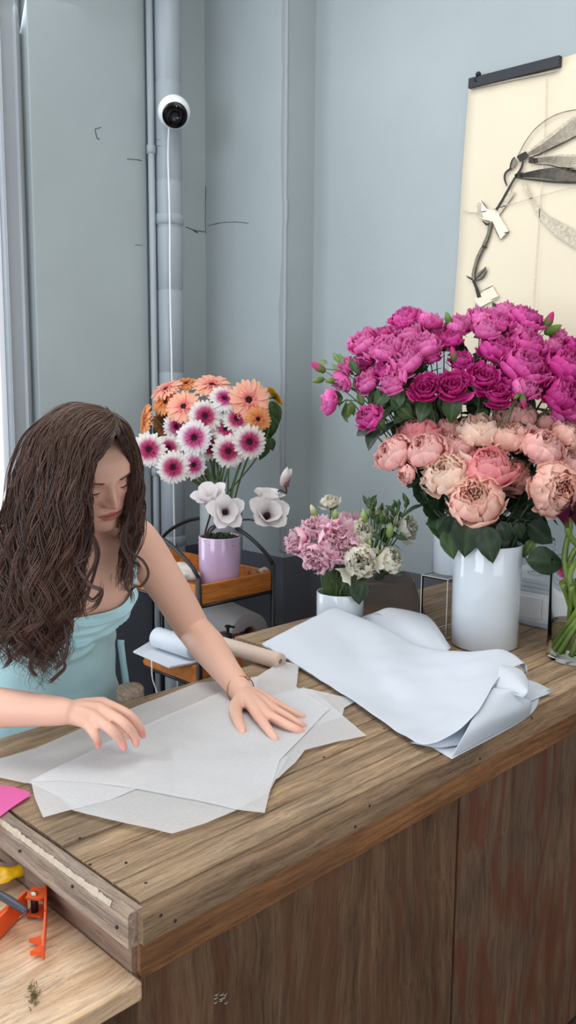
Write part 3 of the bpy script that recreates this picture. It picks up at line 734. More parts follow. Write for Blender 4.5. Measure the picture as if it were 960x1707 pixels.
# ---------------------------------------------------------------- black metal shelf with honey wooden trays
SY = 2.05
pR = atY(455, 938, SY); pL = atY(331, 962, SY)
SX0, SX1, SY1 = pL.x, pR.x, SY + .62
STZ = atY(345, 975, SY).z + .002      # top of the upper tray's side
sh = thing('shelf_rack', 'black metal rack with honey coloured wooden trays by the wall', 'shelf', (SX0, SY, 0))
pt = STZ + .025
def post(x, y, top): MB().tube([(x, y, 0), (x, y, top)], .0085, 14).build('post', M['black'], sh)
for x in (SX0, SX1):
    for y in (SY, SY1): post(x, y, pt)
def arch(x):
    P = []
    for k in range(25):
        t_ = k / 24; s_ = math.sin(math.pi * t_)
        P.append(Vector((x, lerp(SY, SY1, t_), pt + .118 * (s_ ** .75 if s_ > 0 else 0))))
    MB().tube(P, .0065, 12).build('arch_rail', M['black'], sh)
arch(SX0); arch(SX1)
def tray(ztop, name, SY1=SY1):
    h = .062; w_ = .013; i_ = .011
    mb = MB(); mb.box((SX0 + i_, SY - .004, ztop - h), (SX1 - i_, SY - .004 + w_, ztop), None, .002); mb.build(name + '_side', M['honey'], sh, False)
    mb = MB(); mb.box((SX0 + i_, SY1 - w_, ztop - h), (SX1 - i_, SY1, ztop), None, .002); mb.build(name + '_side', M['honey'], sh, False)
    for x in (SX0 - .004, SX1 - w_ + .004):
        mb = MB(); mb.box((x, SY + i_, ztop - h), (x + w_, SY1 - i_, ztop), None, .002); mb.build(name + '_side', M['honey'], sh, False)
    mb = MB(); mb.box((SX0, SY, ztop - h + .004), (SX1, SY1, ztop - h + .014)); mb.build(name + '_floor', M['honey'], sh, False)
    for (a, b) in (((SX0, SY), (SX1, SY)), ((SX0, SY1), (SX1, SY1)), ((SX0, SY), (SX0, SY1)), ((SX1, SY), (SX1, SY1))):
        MB().tube([(a[0], a[1], ztop - h - .006), (b[0], b[1], ztop - h - .006)], .006, 10).build('rail', M['black'], sh)
tray(STZ, 'tray')
LTZ = atY(322, 1114, SY).z
tray(LTZ, 'tray', SY + .30); tray(.30, 'tray', SY + .30)
TF = STZ - .048
LF = LTZ - .048
# lilac pot with a magnolia
pc_ = D(366, 955, 3.0); pc_ = Vector(((SX0 + SX1) / 2 - .0, 0, 0))
def at_col(px, x): d = ray(px, 930); return Vector((x, x * d.y / d.x, 0))
PC = atY(366, 950, SY + .095)
ppz = TF + .001
POTR = .068; k_ = (Vector((PC.x, PC.y, 1)) - EYE).dot(FW) / F
POTR = 35.0 * k_; POTH = atY(366, 898, PC.y).z - ppz + .01
t = thing('plant_pot', 'glossy lilac round flower pot on the upper tray', 'pot', (PC.x, PC.y, ppz))
LIL = mat('lilac_glaze', lin(196, 168, 200), .12, coat=.6)
MB().lathe([(.001, ppz), (POTR * .82, ppz), (POTR * .90, ppz + .008), (POTR * .985, ppz + .05), (POTR, ppz + POTH - .004), (POTR * .985, ppz + POTH), (POTR * .95, ppz + POTH), (POTR * .93, ppz + POTH - .006), (POTR * .92, ppz + POTH - .03), (.001, ppz + POTH - .03)], (PC.x, PC.y, 0), 56).build('vessel', LIL, t)
# tall cylinder vase of gerberas, behind it
GVC = atY(369, 930, SY + .26); kg = (Vector((GVC.x, GVC.y, 1)) - EYE).dot(FW) / F
GVR = 35.5 * kg; gtop = atY(380, 832, GVC.y).z
FROST = mat('pale_grey_glass', lin(196, 206, 210), .12, trans=.55, ior=1.2)
vase('vase', 'tall pale grey glass vase of gerberas behind the lilac pot', GVC, TF + .001, cylprof(GVR, gtop - TF), FROST)
# things in the upper tray: cream cloths at the left, small shells at the right
def blob(name, label, cat, c, r, m, seed, parent=None, group=None):
    bm = bmesh.new(); bmesh.ops.create_icosphere(bm, subdivisions=4, radius=1)
    for v in bm.verts:
        n_ = 1 + .18 * noise.noise(v.co * 1.7 + Vector((seed, 0, 0))) + .07 * noise.noise(v.co * 5 + Vector((0, seed, 0)))
        v.co = Vector((v.co.x * r[0] * n_, v.co.y * r[1] * n_, max(v.co.z, -.55) * r[2] * n_))
    me = bpy.data.meshes.new(name); bm.to_mesh(me); bm.free(); me.materials.append(m)
    me.polygons.foreach_set('use_smooth', [True] * len(me.polygons))
    o = link(name, me, parent); o.location = c; ORG[o.name] = Vector(c)
    return tag(o, label, cat, group)
CREAM = mat('cream_cloth', lin(196, 190, 178), .8, bump=.2, vary=.08, vscale=30)
for i, (px, y_, r, lb_) in enumerate([(318, .17, (.040, .09, .034), 'folded cream ribbon roll lying nearest the front in the left side of the upper tray'), (300, .26, (.038, .07, .038), 'rumpled cream cloth behind the folded one in the upper tray')]):
    p = at_col(px + 8, SX0 + .05); blob('folded_cloth', lb_, 'cloth', (SX0 + .055, SY + y_, TF + .055), r, CREAM, i * 3.1)
for i, px in enumerate((420, 436)):
    blob('seashell', ['small brown tipped shell nearer the lilac pot in the upper tray', 'small pale shell nearer the rack post in the upper tray'][i], 'shell', (atY(px, 945, SY + .06).x, SY + .05, STZ - .012), (.022, .018, .018), mat('brown_shell', lin(150, 96, 62) if i == 0 else lin(196, 176, 152), .4), i + 9)
# lower tray: white boards, rolls, bottle and so on
p0 = atY(225, 1090, SY - .02)
WB = thing('white_board', 'flat white sheet of card overhanging the lower tray under the raised arm', 'card', (SX0, SY, LTZ + .002))
mb = MB(); zb = LTZ + .004
cr = [Z(222, 1088, zb), Z(282, 1114, zb), Z(345, 1102, zb), Z(420, 1085, zb), Z(330, 1056, zb), Z(255, 1068, zb)]
n = len(cr); mb.add(cr + [p + Vector((0, 0, .005)) for p in cr], [tuple(range(n))[::-1], tuple(range(n, 2 * n))] + [(i, (i + 1) % n, n + (i + 1) % n, n + i) for i in range(n)])
mb.build('card_sheet', WHITEP, WB, False)
def roll(name, label, cat, a, b, r, m, core=True, group=None):
    a, b = Vector(a), Vector(b); t = thing(name, label, cat, (a + b) / 2, group)
    d = (b - a); q = d.to_track_quat('Z', 'Y').to_matrix(); L = d.length
    MB().lathe([(r * .35, 0), (r * .96, 0), (r, .002), (r, L - .002), (r * .96, L), (r * .35, L), (r * .33, L - .01), (r * .33, .01), (r * .35, 0)], a, 36, q).build('wound_paper', m, t)
    MB().lathe([(r * .33, .001), (r * .33, L - .001), (r * .28, L - .001), (r * .28, .001), (r * .33, .001)], a, 24, q).build('core', mat(name + '_core', lin(170, 140, 110), .8), t)
    return t
zr = zb + .008
def lowroll(px0, py0, px1, py1, r, label, m, z=None):
    z = (zr if z is None else z) + r
    return roll('paper_roll', label, 'paper roll', Z(px0, py0, z), Z(px1, py1, z), r, m)
lowroll(262, 1062, 325, 1082, .034, 'white paper roll lying on the card under the raised arm', WHITEP)
GREYR = mat('pale_grey_paper', lin(176, 174, 174), .7)
p = atY(374, 1040, SY + .28)
roll('paper_roll', 'fat pale grey paper roll standing end on below the upper tray', 'paper roll', (p.x - .04, SY + .10, LF + .075), (p.x + .06, SY + .50, LF + .075), .072, GREYR)
KR = mat('pale_kraft_paper', lin(196, 174, 160), .7, vary=.04)
za = CT + .022
roll('paper_roll', 'long pale kraft paper tube lying at the back of the counter', 'paper roll', Z(468, 1103, CT + .021), Z(362, 1072, CT + .021), .0195, KR)
# pump bottle, red box
bt = atY(383, 1075, SY + .06); bz0 = LTZ + .004
BT = thing('pump_bottle', 'small white pump bottle with black nozzle below the upper tray', 'bottle', (bt.x, SY + .07, LF))
bzz = atY(383, 1070, SY + .06).z
MB().lathe([(.001, LF), (.026, LF), (.028, LF + .004), (.028, bzz - .006), (.018, bzz + .008), (.011, bzz + .010)], (bt.x, SY + .07, 0), 28).build('bottle_body', M['white'], BT)
MB().lathe([(.012, bzz + .008), (.014, bzz + .010), (.013, bzz + .026), (.006, bzz + .028), (.005, bzz + .046), (.010, bzz + .048), (.010, bzz + .054), (.001, bzz + .056)], (bt.x, SY + .07, 0), 20).build('nozzle', M['black'], BT)
MB().tube([(bt.x, SY + .07, bzz + .051), (bt.x + .012, SY + .05, bzz + .050)], .004, 8).build('spout', M['black'], BT)
rb = atY(415, 1075, SY + .05)
RB = thing('toolbox', 'dark red box with black strap beside the pump bottle', 'box', (rb.x, SY + .1, LF))
rz = atY(415, 1062, SY + .05).z
mb = MB(); mb.box((rb.x - .045, SY + .03, LF), (rb.x + .052, SY + .17, rz), None, .006); mb.build('box_body', mat('dark_red_plastic', lin(122, 34, 28), .4), RB, False)
mb = MB(); mb.box((rb.x + .012, SY + .026, LF + .001), (rb.x + .03, SY + .174, rz + .003), None, .002); mb.build('strap', M['black'], RB, False)
# small pink blossom left on the boards behind the arm
# white cord hanging on the far side of the rack
P = [atY(x, y, SY - .03) for x, y in [(253, 1100), (254, 1130), (262, 1160), (256, 1200)]]
tag(MB().tube(catmull(P, 6), .002, 6).build('cord', M['white']), 'thin pale cord hanging beside the dress under the white card', 'cord')

# ---------------------------------------------------------------- poster on the right wall
PX = XW - .004
def W2(px, py, off=0.0): return atX(px, py, PX - off)
po = thing('poster', 'cream paper poster with a pencil drawing of a dried plant on the right wall', 'poster', W2(860, 330))
PAP = mat('cream_drawing_paper', lin(226, 214, 190), .8, bump=.08, bscale=30, vary=.02, vscale=3)
tl, tr_, br_, bl_ = W2(783, 142), W2(1130, 40), W2(1130, 720), W2(743, 720)
rows = []
for i in range(25):
    v = i / 24; l = lerp(tl, bl_, v); r = lerp(tr_, br_, v); row = []
    for j in range(17):
        u = j / 16; p = lerp(l, r, u); edge = max(0, 1 - u * 6)
        p.x -= .002 + .006 * edge * (.5 + .5 * math.sin(v * 9)) + .002 * noise.noise(Vector((u * 4, v * 5, 0))) + .003 * abs(math.sin(u * 7.0)) ** 20
        row.append(p)
    rows.append(row)
solid(MB().grid(rows).build('paper_sheet', PAP, po), .0006, 1)
hb_ = [W2(783, 140, .014), W2(934, 102, .014)]
mb = MB(); a, b = hb_; d = (b - a); nrm = Vector((-1, 0, 0)); 
bar(mb, a, b, nrm.cross(d.normalized()), .018, .030, .001)
mb.build('hanger_bar', mat('charcoal_wood_bar', lin(44, 46, 52), .6), po, False)
mb = MB(); k0 = W2(797, 124, .02); mb.tube([k0 + Vector((.02, 0, -.004)), k0], .0035, 10); mb.lathe([(.001, -.006), (.008, -.005), (.009, 0), (.006, .006), (.001, .008)], k0, 14, Vector((-1, 0, 0)).to_track_quat('Z', 'Y').to_matrix())
mb.tube([k0, k0 + Vector((-.004, .012, -.016)), k0 + Vector((-.004, .004, -.02))], .003, 8)
mb.build('hook', M['black'], po)
def pencil(name, v): return mat(name, lin(*v), .85, vary=.25, vscale=120)
INK, INK2, INK3 = pencil('pencil_dark', (58, 54, 50)), pencil('pencil_mid', (128, 120, 108)), pencil('pencil_light', (196, 186, 166))
def ribbon(mb, pts, w0, off):
    """pencil stroke drawn flat on the sheet; w0 = half widths in pixels"""
    P = catmull([Vector((x, y, 0)) for x, y in pts], 8); n = len(P)
    L, R = [], []
    for i, p in enumerate(P):
        t = (P[min(i + 1, n - 1)] - P[max(i - 1, 0)]).normalized(); nn = Vector((-t.y, t.x, 0))
        w = float(np.interp(i / (n - 1), np.linspace(0, 1, len(w0)), w0)) * (1 + .25 * noise.noise(Vector((p.x * .1, p.y * .1, 0))))
        L.append(W2(p.x + nn.x * w, p.y + nn.y * w, off)); R.append(W2(p.x - nn.x * w, p.y - nn.y * w, off))
    mb.grid([L, R])
def fillp(mb, pts, off):
    P = [W2(x, y, off) for x, y in pts]; mb.add(P, [tuple(range(len(P)))])
o1, o2, o3 = .0135, .0138, .0141
o1, o2, o3 = .0118, .0121, .0124
mL, mM, mD = MB(), MB(), MB()
# soft drawn shade of the husk, wide and pale
fillp(mL, [(868, 303), (876, 306), (892, 340), (910, 358), (960, 385), (1010, 400), (1010, 440), (960, 414), (925, 392), (900, 365), (884, 335)], o1)
fillp(mL, [(850, 318), (858, 322), (838, 350), (826, 368), (832, 340)], o1)
# husk bodies
fillp(mL, [(880, 252), (905, 232), (940, 205), (1000, 165), (1000, 205), (940, 236), (905, 254), (884, 262)], o2)
fillp(mL, [(888, 262), (920, 258), (1000, 256), (1000, 300), (945, 282), (915, 274), (889, 272)], o2)
fillp(mM, [(864, 290), (900, 282), (930, 278), (1000, 282), (1000, 302), (930, 303), (895, 298), (866, 296)], o2)
for k in range(9):
    f = k / 8
    ribbon(mM, [(880, 255 + 5 * f), (910, 236 + 14 * f), (950, 205 + 24 * f), (1000, 165 + 36 * f)], [.5, .6, .4], o3)
    ribbon(mM, [(888, 264 + 6 * f), (920, 261 + 12 * f), (955, 262 + 20 * f), (1000, 258 + 40 * f)], [.5, .6, .3], o3)
    ribbon(mD, [(866, 291 + 4 * f), (900, 283 + 13 * f), (940, 280 + 21 * f), (1000, 283 + 18 * f)], [.5, .7, .4], o3)
ribbon(mD, [(866, 297), (900, 301), (940, 304), (1000, 304)], [1, 2, 1.5], o3)
ribbon(mD, [(884, 262), (905, 254), (940, 237), (1000, 206)], [.8, 1.2, .8], o3)
ribbon(mD, [(890, 273), (916, 275), (940, 282), (1000, 301)], [.6, 1.2, .8], o3)
for (a, b, w) in [((864, 266), (879, 256), 6), ((881, 267), (897, 268), 5), ((858, 294), (872, 291), 5)]: ribbon(mD, [a, ((a[0] + b[0]) / 2, (a[1] + b[1]) / 2), b], [w * .8, w, w * .8], o3)
# long whisker
ribbon(mM, [(862, 262), (876, 236), (895, 212), (925, 192), (960, 183), (1000, 182)], [.8, .9, .7], o3)
# stem from the pods to the bottom
ribbon(mD, [(872, 268), (868, 282), (856, 300), (846, 318), (836, 336), (827, 350)], [1.6, 2.2, 2, 2, 2.2, 2.4], o3)
ribbon(mD, [(853, 280), (843, 288), (841, 298), (845, 310)], [2.2, 1.8, 1.6, 1.2], o3)
fillp(mM, [(849, 278), (853, 266), (858, 262), (862, 270), (856, 280)], o2)
ribbon(mD, [(850, 280), (853, 268), (858, 262)], [1, 1.2, 1], o3)
ribbon(mM, [(818, 370), (813, 392), (806, 410)], [3.2, 3, 3.2], o2); ribbon(mD, [(820.5, 370), (816, 392), (809, 410)], [.9, 1, .9], o3)
ribbon(mD, [(803, 410), (808, 412), (811, 411)], [2, 2.6, 1.6], o3)
ribbon(mM, [(804, 413), (795, 432), (789, 455), (789, 466)], [3, 2.8, 2.8, 3], o2); ribbon(mD, [(807, 413), (798, 432), (792, 455), (792, 466)], [.9, 1.1, 1, 1], o3)
ribbon(mD, [(789, 468), (794, 480), (799, 496)], [2.5, 2.8, 3.2], o3)
fillp(mM, [(790, 466), (796, 455), (810, 444), (811, 452), (803, 463), (794, 469)], o2); fillp(mM, [(788, 468), (780, 464), (777, 460), (784, 462)], o2)
ribbon(mD, [(791, 467), (800, 458), (810, 447)], [.9, 1.3, .6], o3); ribbon(mD, [(791, 468), (803, 464), (811, 452)], [.8, .9, .5], o3); ribbon(mD, [(777, 460), (784, 464), (789, 468)], [.5, 1.2, 1], o3)
# drawn bits of tape
TAPE = mat('drawn_tape_white', lin(236, 228, 208), .8)
mT = MB()
fillp(mT, [(804, 366), (812, 348), (827, 352), (820, 371)], o2); fillp(mT, [(820, 368), (828, 352), (848, 386), (834, 400)], o2); fillp(mT, [(792, 350), (802, 334), (812, 348), (804, 366)], o1)
mT2 = MB(); fillp(mT2, [(790, 498), (820, 476), (832, 496), (800, 512)], o2)
for s_ in ([(804, 366), (815, 369), (820, 371)], [(820, 368), (828, 388), (834, 400)], [(834, 400), (842, 392), (848, 386)], [(802, 334), (807, 341), (812, 348)], [(818, 500), (826, 497), (832, 494)], [(800, 486), (812, 481), (822, 476)]):
    ribbon(mM, s_, [.5, 1.1, .5], o3)
ribbon(mD, [(804, 368), (811, 374), (817, 372)], [.5, 2.0, .6], o3); ribbon(mD, [(840, 388), (846, 388), (848, 385)], [.4, 1.6, .5], o3); ribbon(mL, [(800, 338), (798, 350), (803, 364)], [3, 4, 3], o3)
# creases of the sheet
ribbon(mL, [(911, 130), (909, 200), (903, 300), (896, 400), (888, 520)], [.5, .7, .6, .6, .5], o1); ribbon(mL, [(772, 352), (800, 354), (880, 332), (960, 310)], [1.4, .8, .6, .6], o1); ribbon(mL, [(784, 148), (830, 138), (925, 118)], [1, 1.6, 1], o1)
mL.build('drawing', INK3, po, False); mM.build('drawing', INK2, po, False); mD.build('drawing', INK, po, False); mT.build('drawn_tape', TAPE, po, False); mT2.build('drawn_tape', TAPE, po, False)
# ---------------------------------------------------------------- flowers
PETAL = colmat('petal', .65, .38, spec=.2)
LEAFM = colmat('leaf_surface', .42, .12, bump=.1, bscale=60, spec=.45)
STEMM = mat('green_stem', lin(74, 98, 46), .5, vary=.2)
STEMD = mat('dark_green_stem', lin(48, 66, 36), .5, vary=.2)
CENTER = mat('gerbera_dark_disc', lin(46, 18, 26), .9, bump=.6, bscale=900)
def cl(h): return Vector(lin(*h)[:3])
def mixc(a, b, t): t = max(0, min(1, t)); return a * (1 - t) + b * t

def rose_mesh(name, cin, cout, cedge, seed, N=34, open_=1.0, ruf=.05, flat=.45, nu=7, nv=7, nested=.72, rim=None, globe=.5, mess=.12, fr=.6, wide=1.0):
    """a many petalled bloom of radius 1, opening along +Z, hip at about z = -0.75"""
    rr = random.Random(seed); mb = MB(); mb.cc = []
    for i in range(N):
        t = i / (N - 1)                       # 0 outermost .. 1 heart
        ph = i * 2.39996 + rr.uniform(-.35, .35)
        Rt = (1.0 - t) ** nested * open_ + .05
        out = max(0, 1 - t * 3.2)             # how far an outer petal falls open
        Ht = flat * (1 - out * .85) + rr.uniform(-mess, mess) * .6 + .04 * t; Rt *= 1 + rr.uniform(-mess, mess)
        z0 = -.62 + .18 * t; rb = .06 + .12 * (1 - t)
        wA = wide * lerp(1.0, 2.3, t ** .8) * rr.uniform(.85, 1.12)   # angular half width grows toward the heart
        tw = rr.uniform(-.12, .12); s0 = rr.uniform(0, 50); jit = rr.uniform(-.10, .10)
        rows = []; cols = []
        for a in range(nv):
            v = a / (nv - 1); row = []
            for b in range(nu):
                u = b / (nu - 1) * 2 - 1
                ve = v * (1 - .16 * u * u * v)
                bul = math.sin(ve * math.pi * .5)
                r = rb + (Rt - rb) * math.sin(min(1, ve / .72) * math.pi * .5) ** .8
                r *= 1 - globe * (1 - out) * .55 * max(0, (ve - .62) / .38) ** 1.5
                z = z0 + (Ht - z0) * (ve ** 1.25)
                if out > 0:                    # rolled back lip
                    r += out * .22 * ve ** 3; z -= out * .25 * ve ** 4
                w = wA * (.35 + .65 * math.sin(min(1, ve * 1.15) * math.pi * .5)) * min(1.0, .62 / max(Rt, .3) + .38)
                an = ph + u * w * .62 + tw * v
                wob = ruf * ve * ve * (noise.noise(Vector((u * 2.2 + s0, ve * 2, s0))) * 1.7 + 1.5 * fr * noise.noise(Vector((u * 5.5 + s0, ve * 2.5, s0 + 9))) * ve)
                r2 = r * (1 + .10 * u * u * ve * (1 - t)) + wob
                zz = z + wob * .9 + .05 * abs(u) ** 2 * ve
                row.append(Vector((r2 * math.cos(an), r2 * math.sin(an), zz)))
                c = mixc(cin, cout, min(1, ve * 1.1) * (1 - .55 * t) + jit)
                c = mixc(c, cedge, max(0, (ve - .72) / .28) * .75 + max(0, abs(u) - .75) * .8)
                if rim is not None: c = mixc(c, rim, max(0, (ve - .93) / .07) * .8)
                mb.cc.append(c * (1 + jit * .8))
            rows.append(row)
        mb.grid(rows)
    # calyx
    k0 = len(mb.v)
    return mesh_from(name, mb.v, mb.f, PETAL, True, mb.cc)
def calyx_mesh(name, n=5):
    mb = MB(); g = cl((78, 104, 50)); cc = []
    mb.lathe([(.001, -.98), (.10, -.95), (.17, -.82), (.16, -.66), (.20, -.58)], (0, 0, 0), 12)
    for k in range(n):
        a = 2 * math.pi * k / n
        rows = []
        for i in range(5):
            v = i / 4; w = .10 * math.sin(math.pi * (.25 + .75 * v)) + .005
            d = Vector((math.cos(a), math.sin(a), 0)); s = Vector((-d.y, d.x, 0)); p = d * (.16 + .34 * v) + Vector((0, 0, -.66 + .10 * v - .30 * v * v))
            rows.append([p - s * w, p + Vector((0, 0, -.03)), p + s * w])
        mb.grid(rows)
    return mesh_from(name, mb.v, mb.f, STEMM, True)
CAL = calyx_mesh('calyx')
def bud_mesh(name, tip, green, seed):
    mb = MB(); cc = []
    prof = [(.001, -1), (.28, -.9), (.42, -.55), (.46, -.1), (.36, .35), (.2, .75), (.02, 1)]
    mb.lathe(prof, (0, 0, 0), 14)
    for v in mb.v:
        v += Vector((noise.noise(v * 3 + Vector((seed, 0, 0))), noise.noise(v * 3 + Vector((0, seed, 0))), 0)) * .07
        cc.append(mixc(green, tip, (v.z + .25) / .5))
    return mesh_from(name, mb.v, mb.f, PETAL, True, cc)
def leaf_mesh(name, c1, c2, seed, wide=.34, serr=.02, fold=.25, droop=.25, n=11, m=4):
    """length 1 along +X from the stalk, upper side +Z"""
    rr = random.Random(seed); rows = []; cc = []
    for i in range(n):
        v = i / (n - 1); w = wide * (math.sin(math.pi * v ** .78) ** .9) + .004
        w *= 1 + serr * (1 if i % 2 else -1)
        row = []
        for j in range(-m, m + 1):
            u = j / m
            z = fold * abs(u) * w - droop * v * v + .03 * noise.noise(Vector((v * 4, u * 2, seed)))
            row.append(Vector((v - .04 * abs(u), u * w, z)))
            rib = max(0, 1 - abs(u) * 5)
            vein = .5 + .5 * math.sin((v * 8 - abs(u) * 1.6) * 2 * math.pi)
            cc.append(mixc(mixc(c1, c2, .35 * vein + .25 * noise.noise(Vector((v * 3, u * 3, seed + 5)))), c2 * 1.25, rib * .6))
        rows.append(row)
    mb = MB(); mb.grid(rows)
    return mesh_from(name, mb.v, mb.f, LEAFM, True, cc)
DARKL = [leaf_mesh('dark_leaf', cl((34, 52, 34)), cl((56, 78, 48)), s, .32 + .04 * (s % 3), droop=.15 + .12 * (s % 3)) for s in range(5)]
MIDL = [leaf_mesh('green_leaf', cl((46, 72, 34)), cl((76, 104, 54)), s + 10, .30 + .04 * (s % 3), droop=.12 + .1 * (s % 3)) for s in range(5)]
LIGL = [leaf_mesh('light_leaf', cl((88, 120, 60)), cl((128, 156, 92)), s + 20, .26, droop=.2) for s in range(3)]
SLIML = [leaf_mesh('slim_leaf', cl((70, 94, 60)), cl((100, 124, 86)), s + 30, .20, 0, droop=.35) for s in range(3)]
def aim(zdir, roll=0.0):
    q = Vector(zdir).normalized().to_track_quat('Z', 'Y').to_matrix().to_4x4()
    return q @ Matrix.Rotation(roll, 4, 'Z')
def place(name, me, parent, world, M3, s, label=None):
    o = link(name, me, parent, label)
    o.matrix_local = Matrix.Translation(Vector(world) - org(parent)) @ M3 @ Matrix.Scale(s, 4)
    ORG[o.name] = Vector(world); return o
def stem_obj(parent, pts, r0, r1, m=STEMM, name='stem', n=7):
    P = catmull(pts, n); k = len(P)
    return MB().tube(P, [lerp(r0, r1, i / (k - 1)) for i in range(k)], 6).build(name, m, parent), P
FR = random.Random(99)
def leaves_on(parent, P, kinds, n, size, lo=.3, hi=.9, rr=FR, away=None, spread=1.0):
    for k in range(n):
        t = rr.uniform(lo, hi); i = int(t * (len(P) - 2)); p = P[i]; tan = (P[i + 1] - P[i]).normalized()
        a = rr.uniform(0, 2 * math.pi); side = tan.orthogonal().normalized(); side = Matrix.Rotation(a, 3, tan) @ side
        if away is not None: side = (side + away * 1.1).normalized()
        x = (side * spread + tan * rr.uniform(.1, .7) + Vector((0, 0, rr.uniform(-.5, .1)))).normalized()
        z = (tan - x * tan.dot(x)); z = (z + Vector((0, 0, .6)) - (EYE - p).normalized() * -.35); z = (z - x * z.dot(x)).normalized(); y = z.cross(x)
        Mx = Matrix(((x.x, y.x, z.x, 0), (x.y, y.y, z.y, 0), (x.z, y.z, z.z, 0), (0, 0, 0, 1)))
        st = p + x * size * .16
        place('leaf', rr.choice(kinds), parent, st, Mx, size * rr.uniform(.75, 1.2))
def explicit_leaf(parent, px0, py0, px1, py1, dep, kind, up=None, dz=0.0, scale_w=1.0):
    a = D(px0, py0, dep); b = D(px1, py1, dep + dz); x = (b - a); L = x.length; x.normalize()
    n_ = (EYE - a).normalized() + Vector((0, 0, .35)) if up is None else Vector(up)
    z = (n_ - x * n_.dot(x)).normalized(); y = z.cross(x)
    Mx = Matrix(((x.x, y.x, z.x, 0), (x.y, y.y, z.y, 0), (x.z, y.z, z.z, 0), (0, 0, 0, 1)))
    return place('leaf', kind, parent, a, Mx, L)

# ---- magenta spray roses in the rear vase
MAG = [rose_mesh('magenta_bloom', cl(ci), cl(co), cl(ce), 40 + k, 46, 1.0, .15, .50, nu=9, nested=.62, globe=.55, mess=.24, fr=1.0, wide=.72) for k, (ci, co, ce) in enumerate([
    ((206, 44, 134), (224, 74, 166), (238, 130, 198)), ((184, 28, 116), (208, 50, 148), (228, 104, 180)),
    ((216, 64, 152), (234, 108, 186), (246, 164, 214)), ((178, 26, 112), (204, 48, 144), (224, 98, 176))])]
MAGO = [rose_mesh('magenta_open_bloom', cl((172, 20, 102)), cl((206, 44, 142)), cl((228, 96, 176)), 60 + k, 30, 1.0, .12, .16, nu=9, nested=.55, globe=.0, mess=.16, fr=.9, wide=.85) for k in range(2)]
MBUD = bud_mesh('magenta_bud', cl((214, 62, 140)), cl((104, 130, 64)), 1)
GBUD = bud_mesh('green_bud', cl((136, 160, 84)), cl((96, 126, 58)), 2)
MV = (mvc.x, mvc.y); MTOP = azt + .232
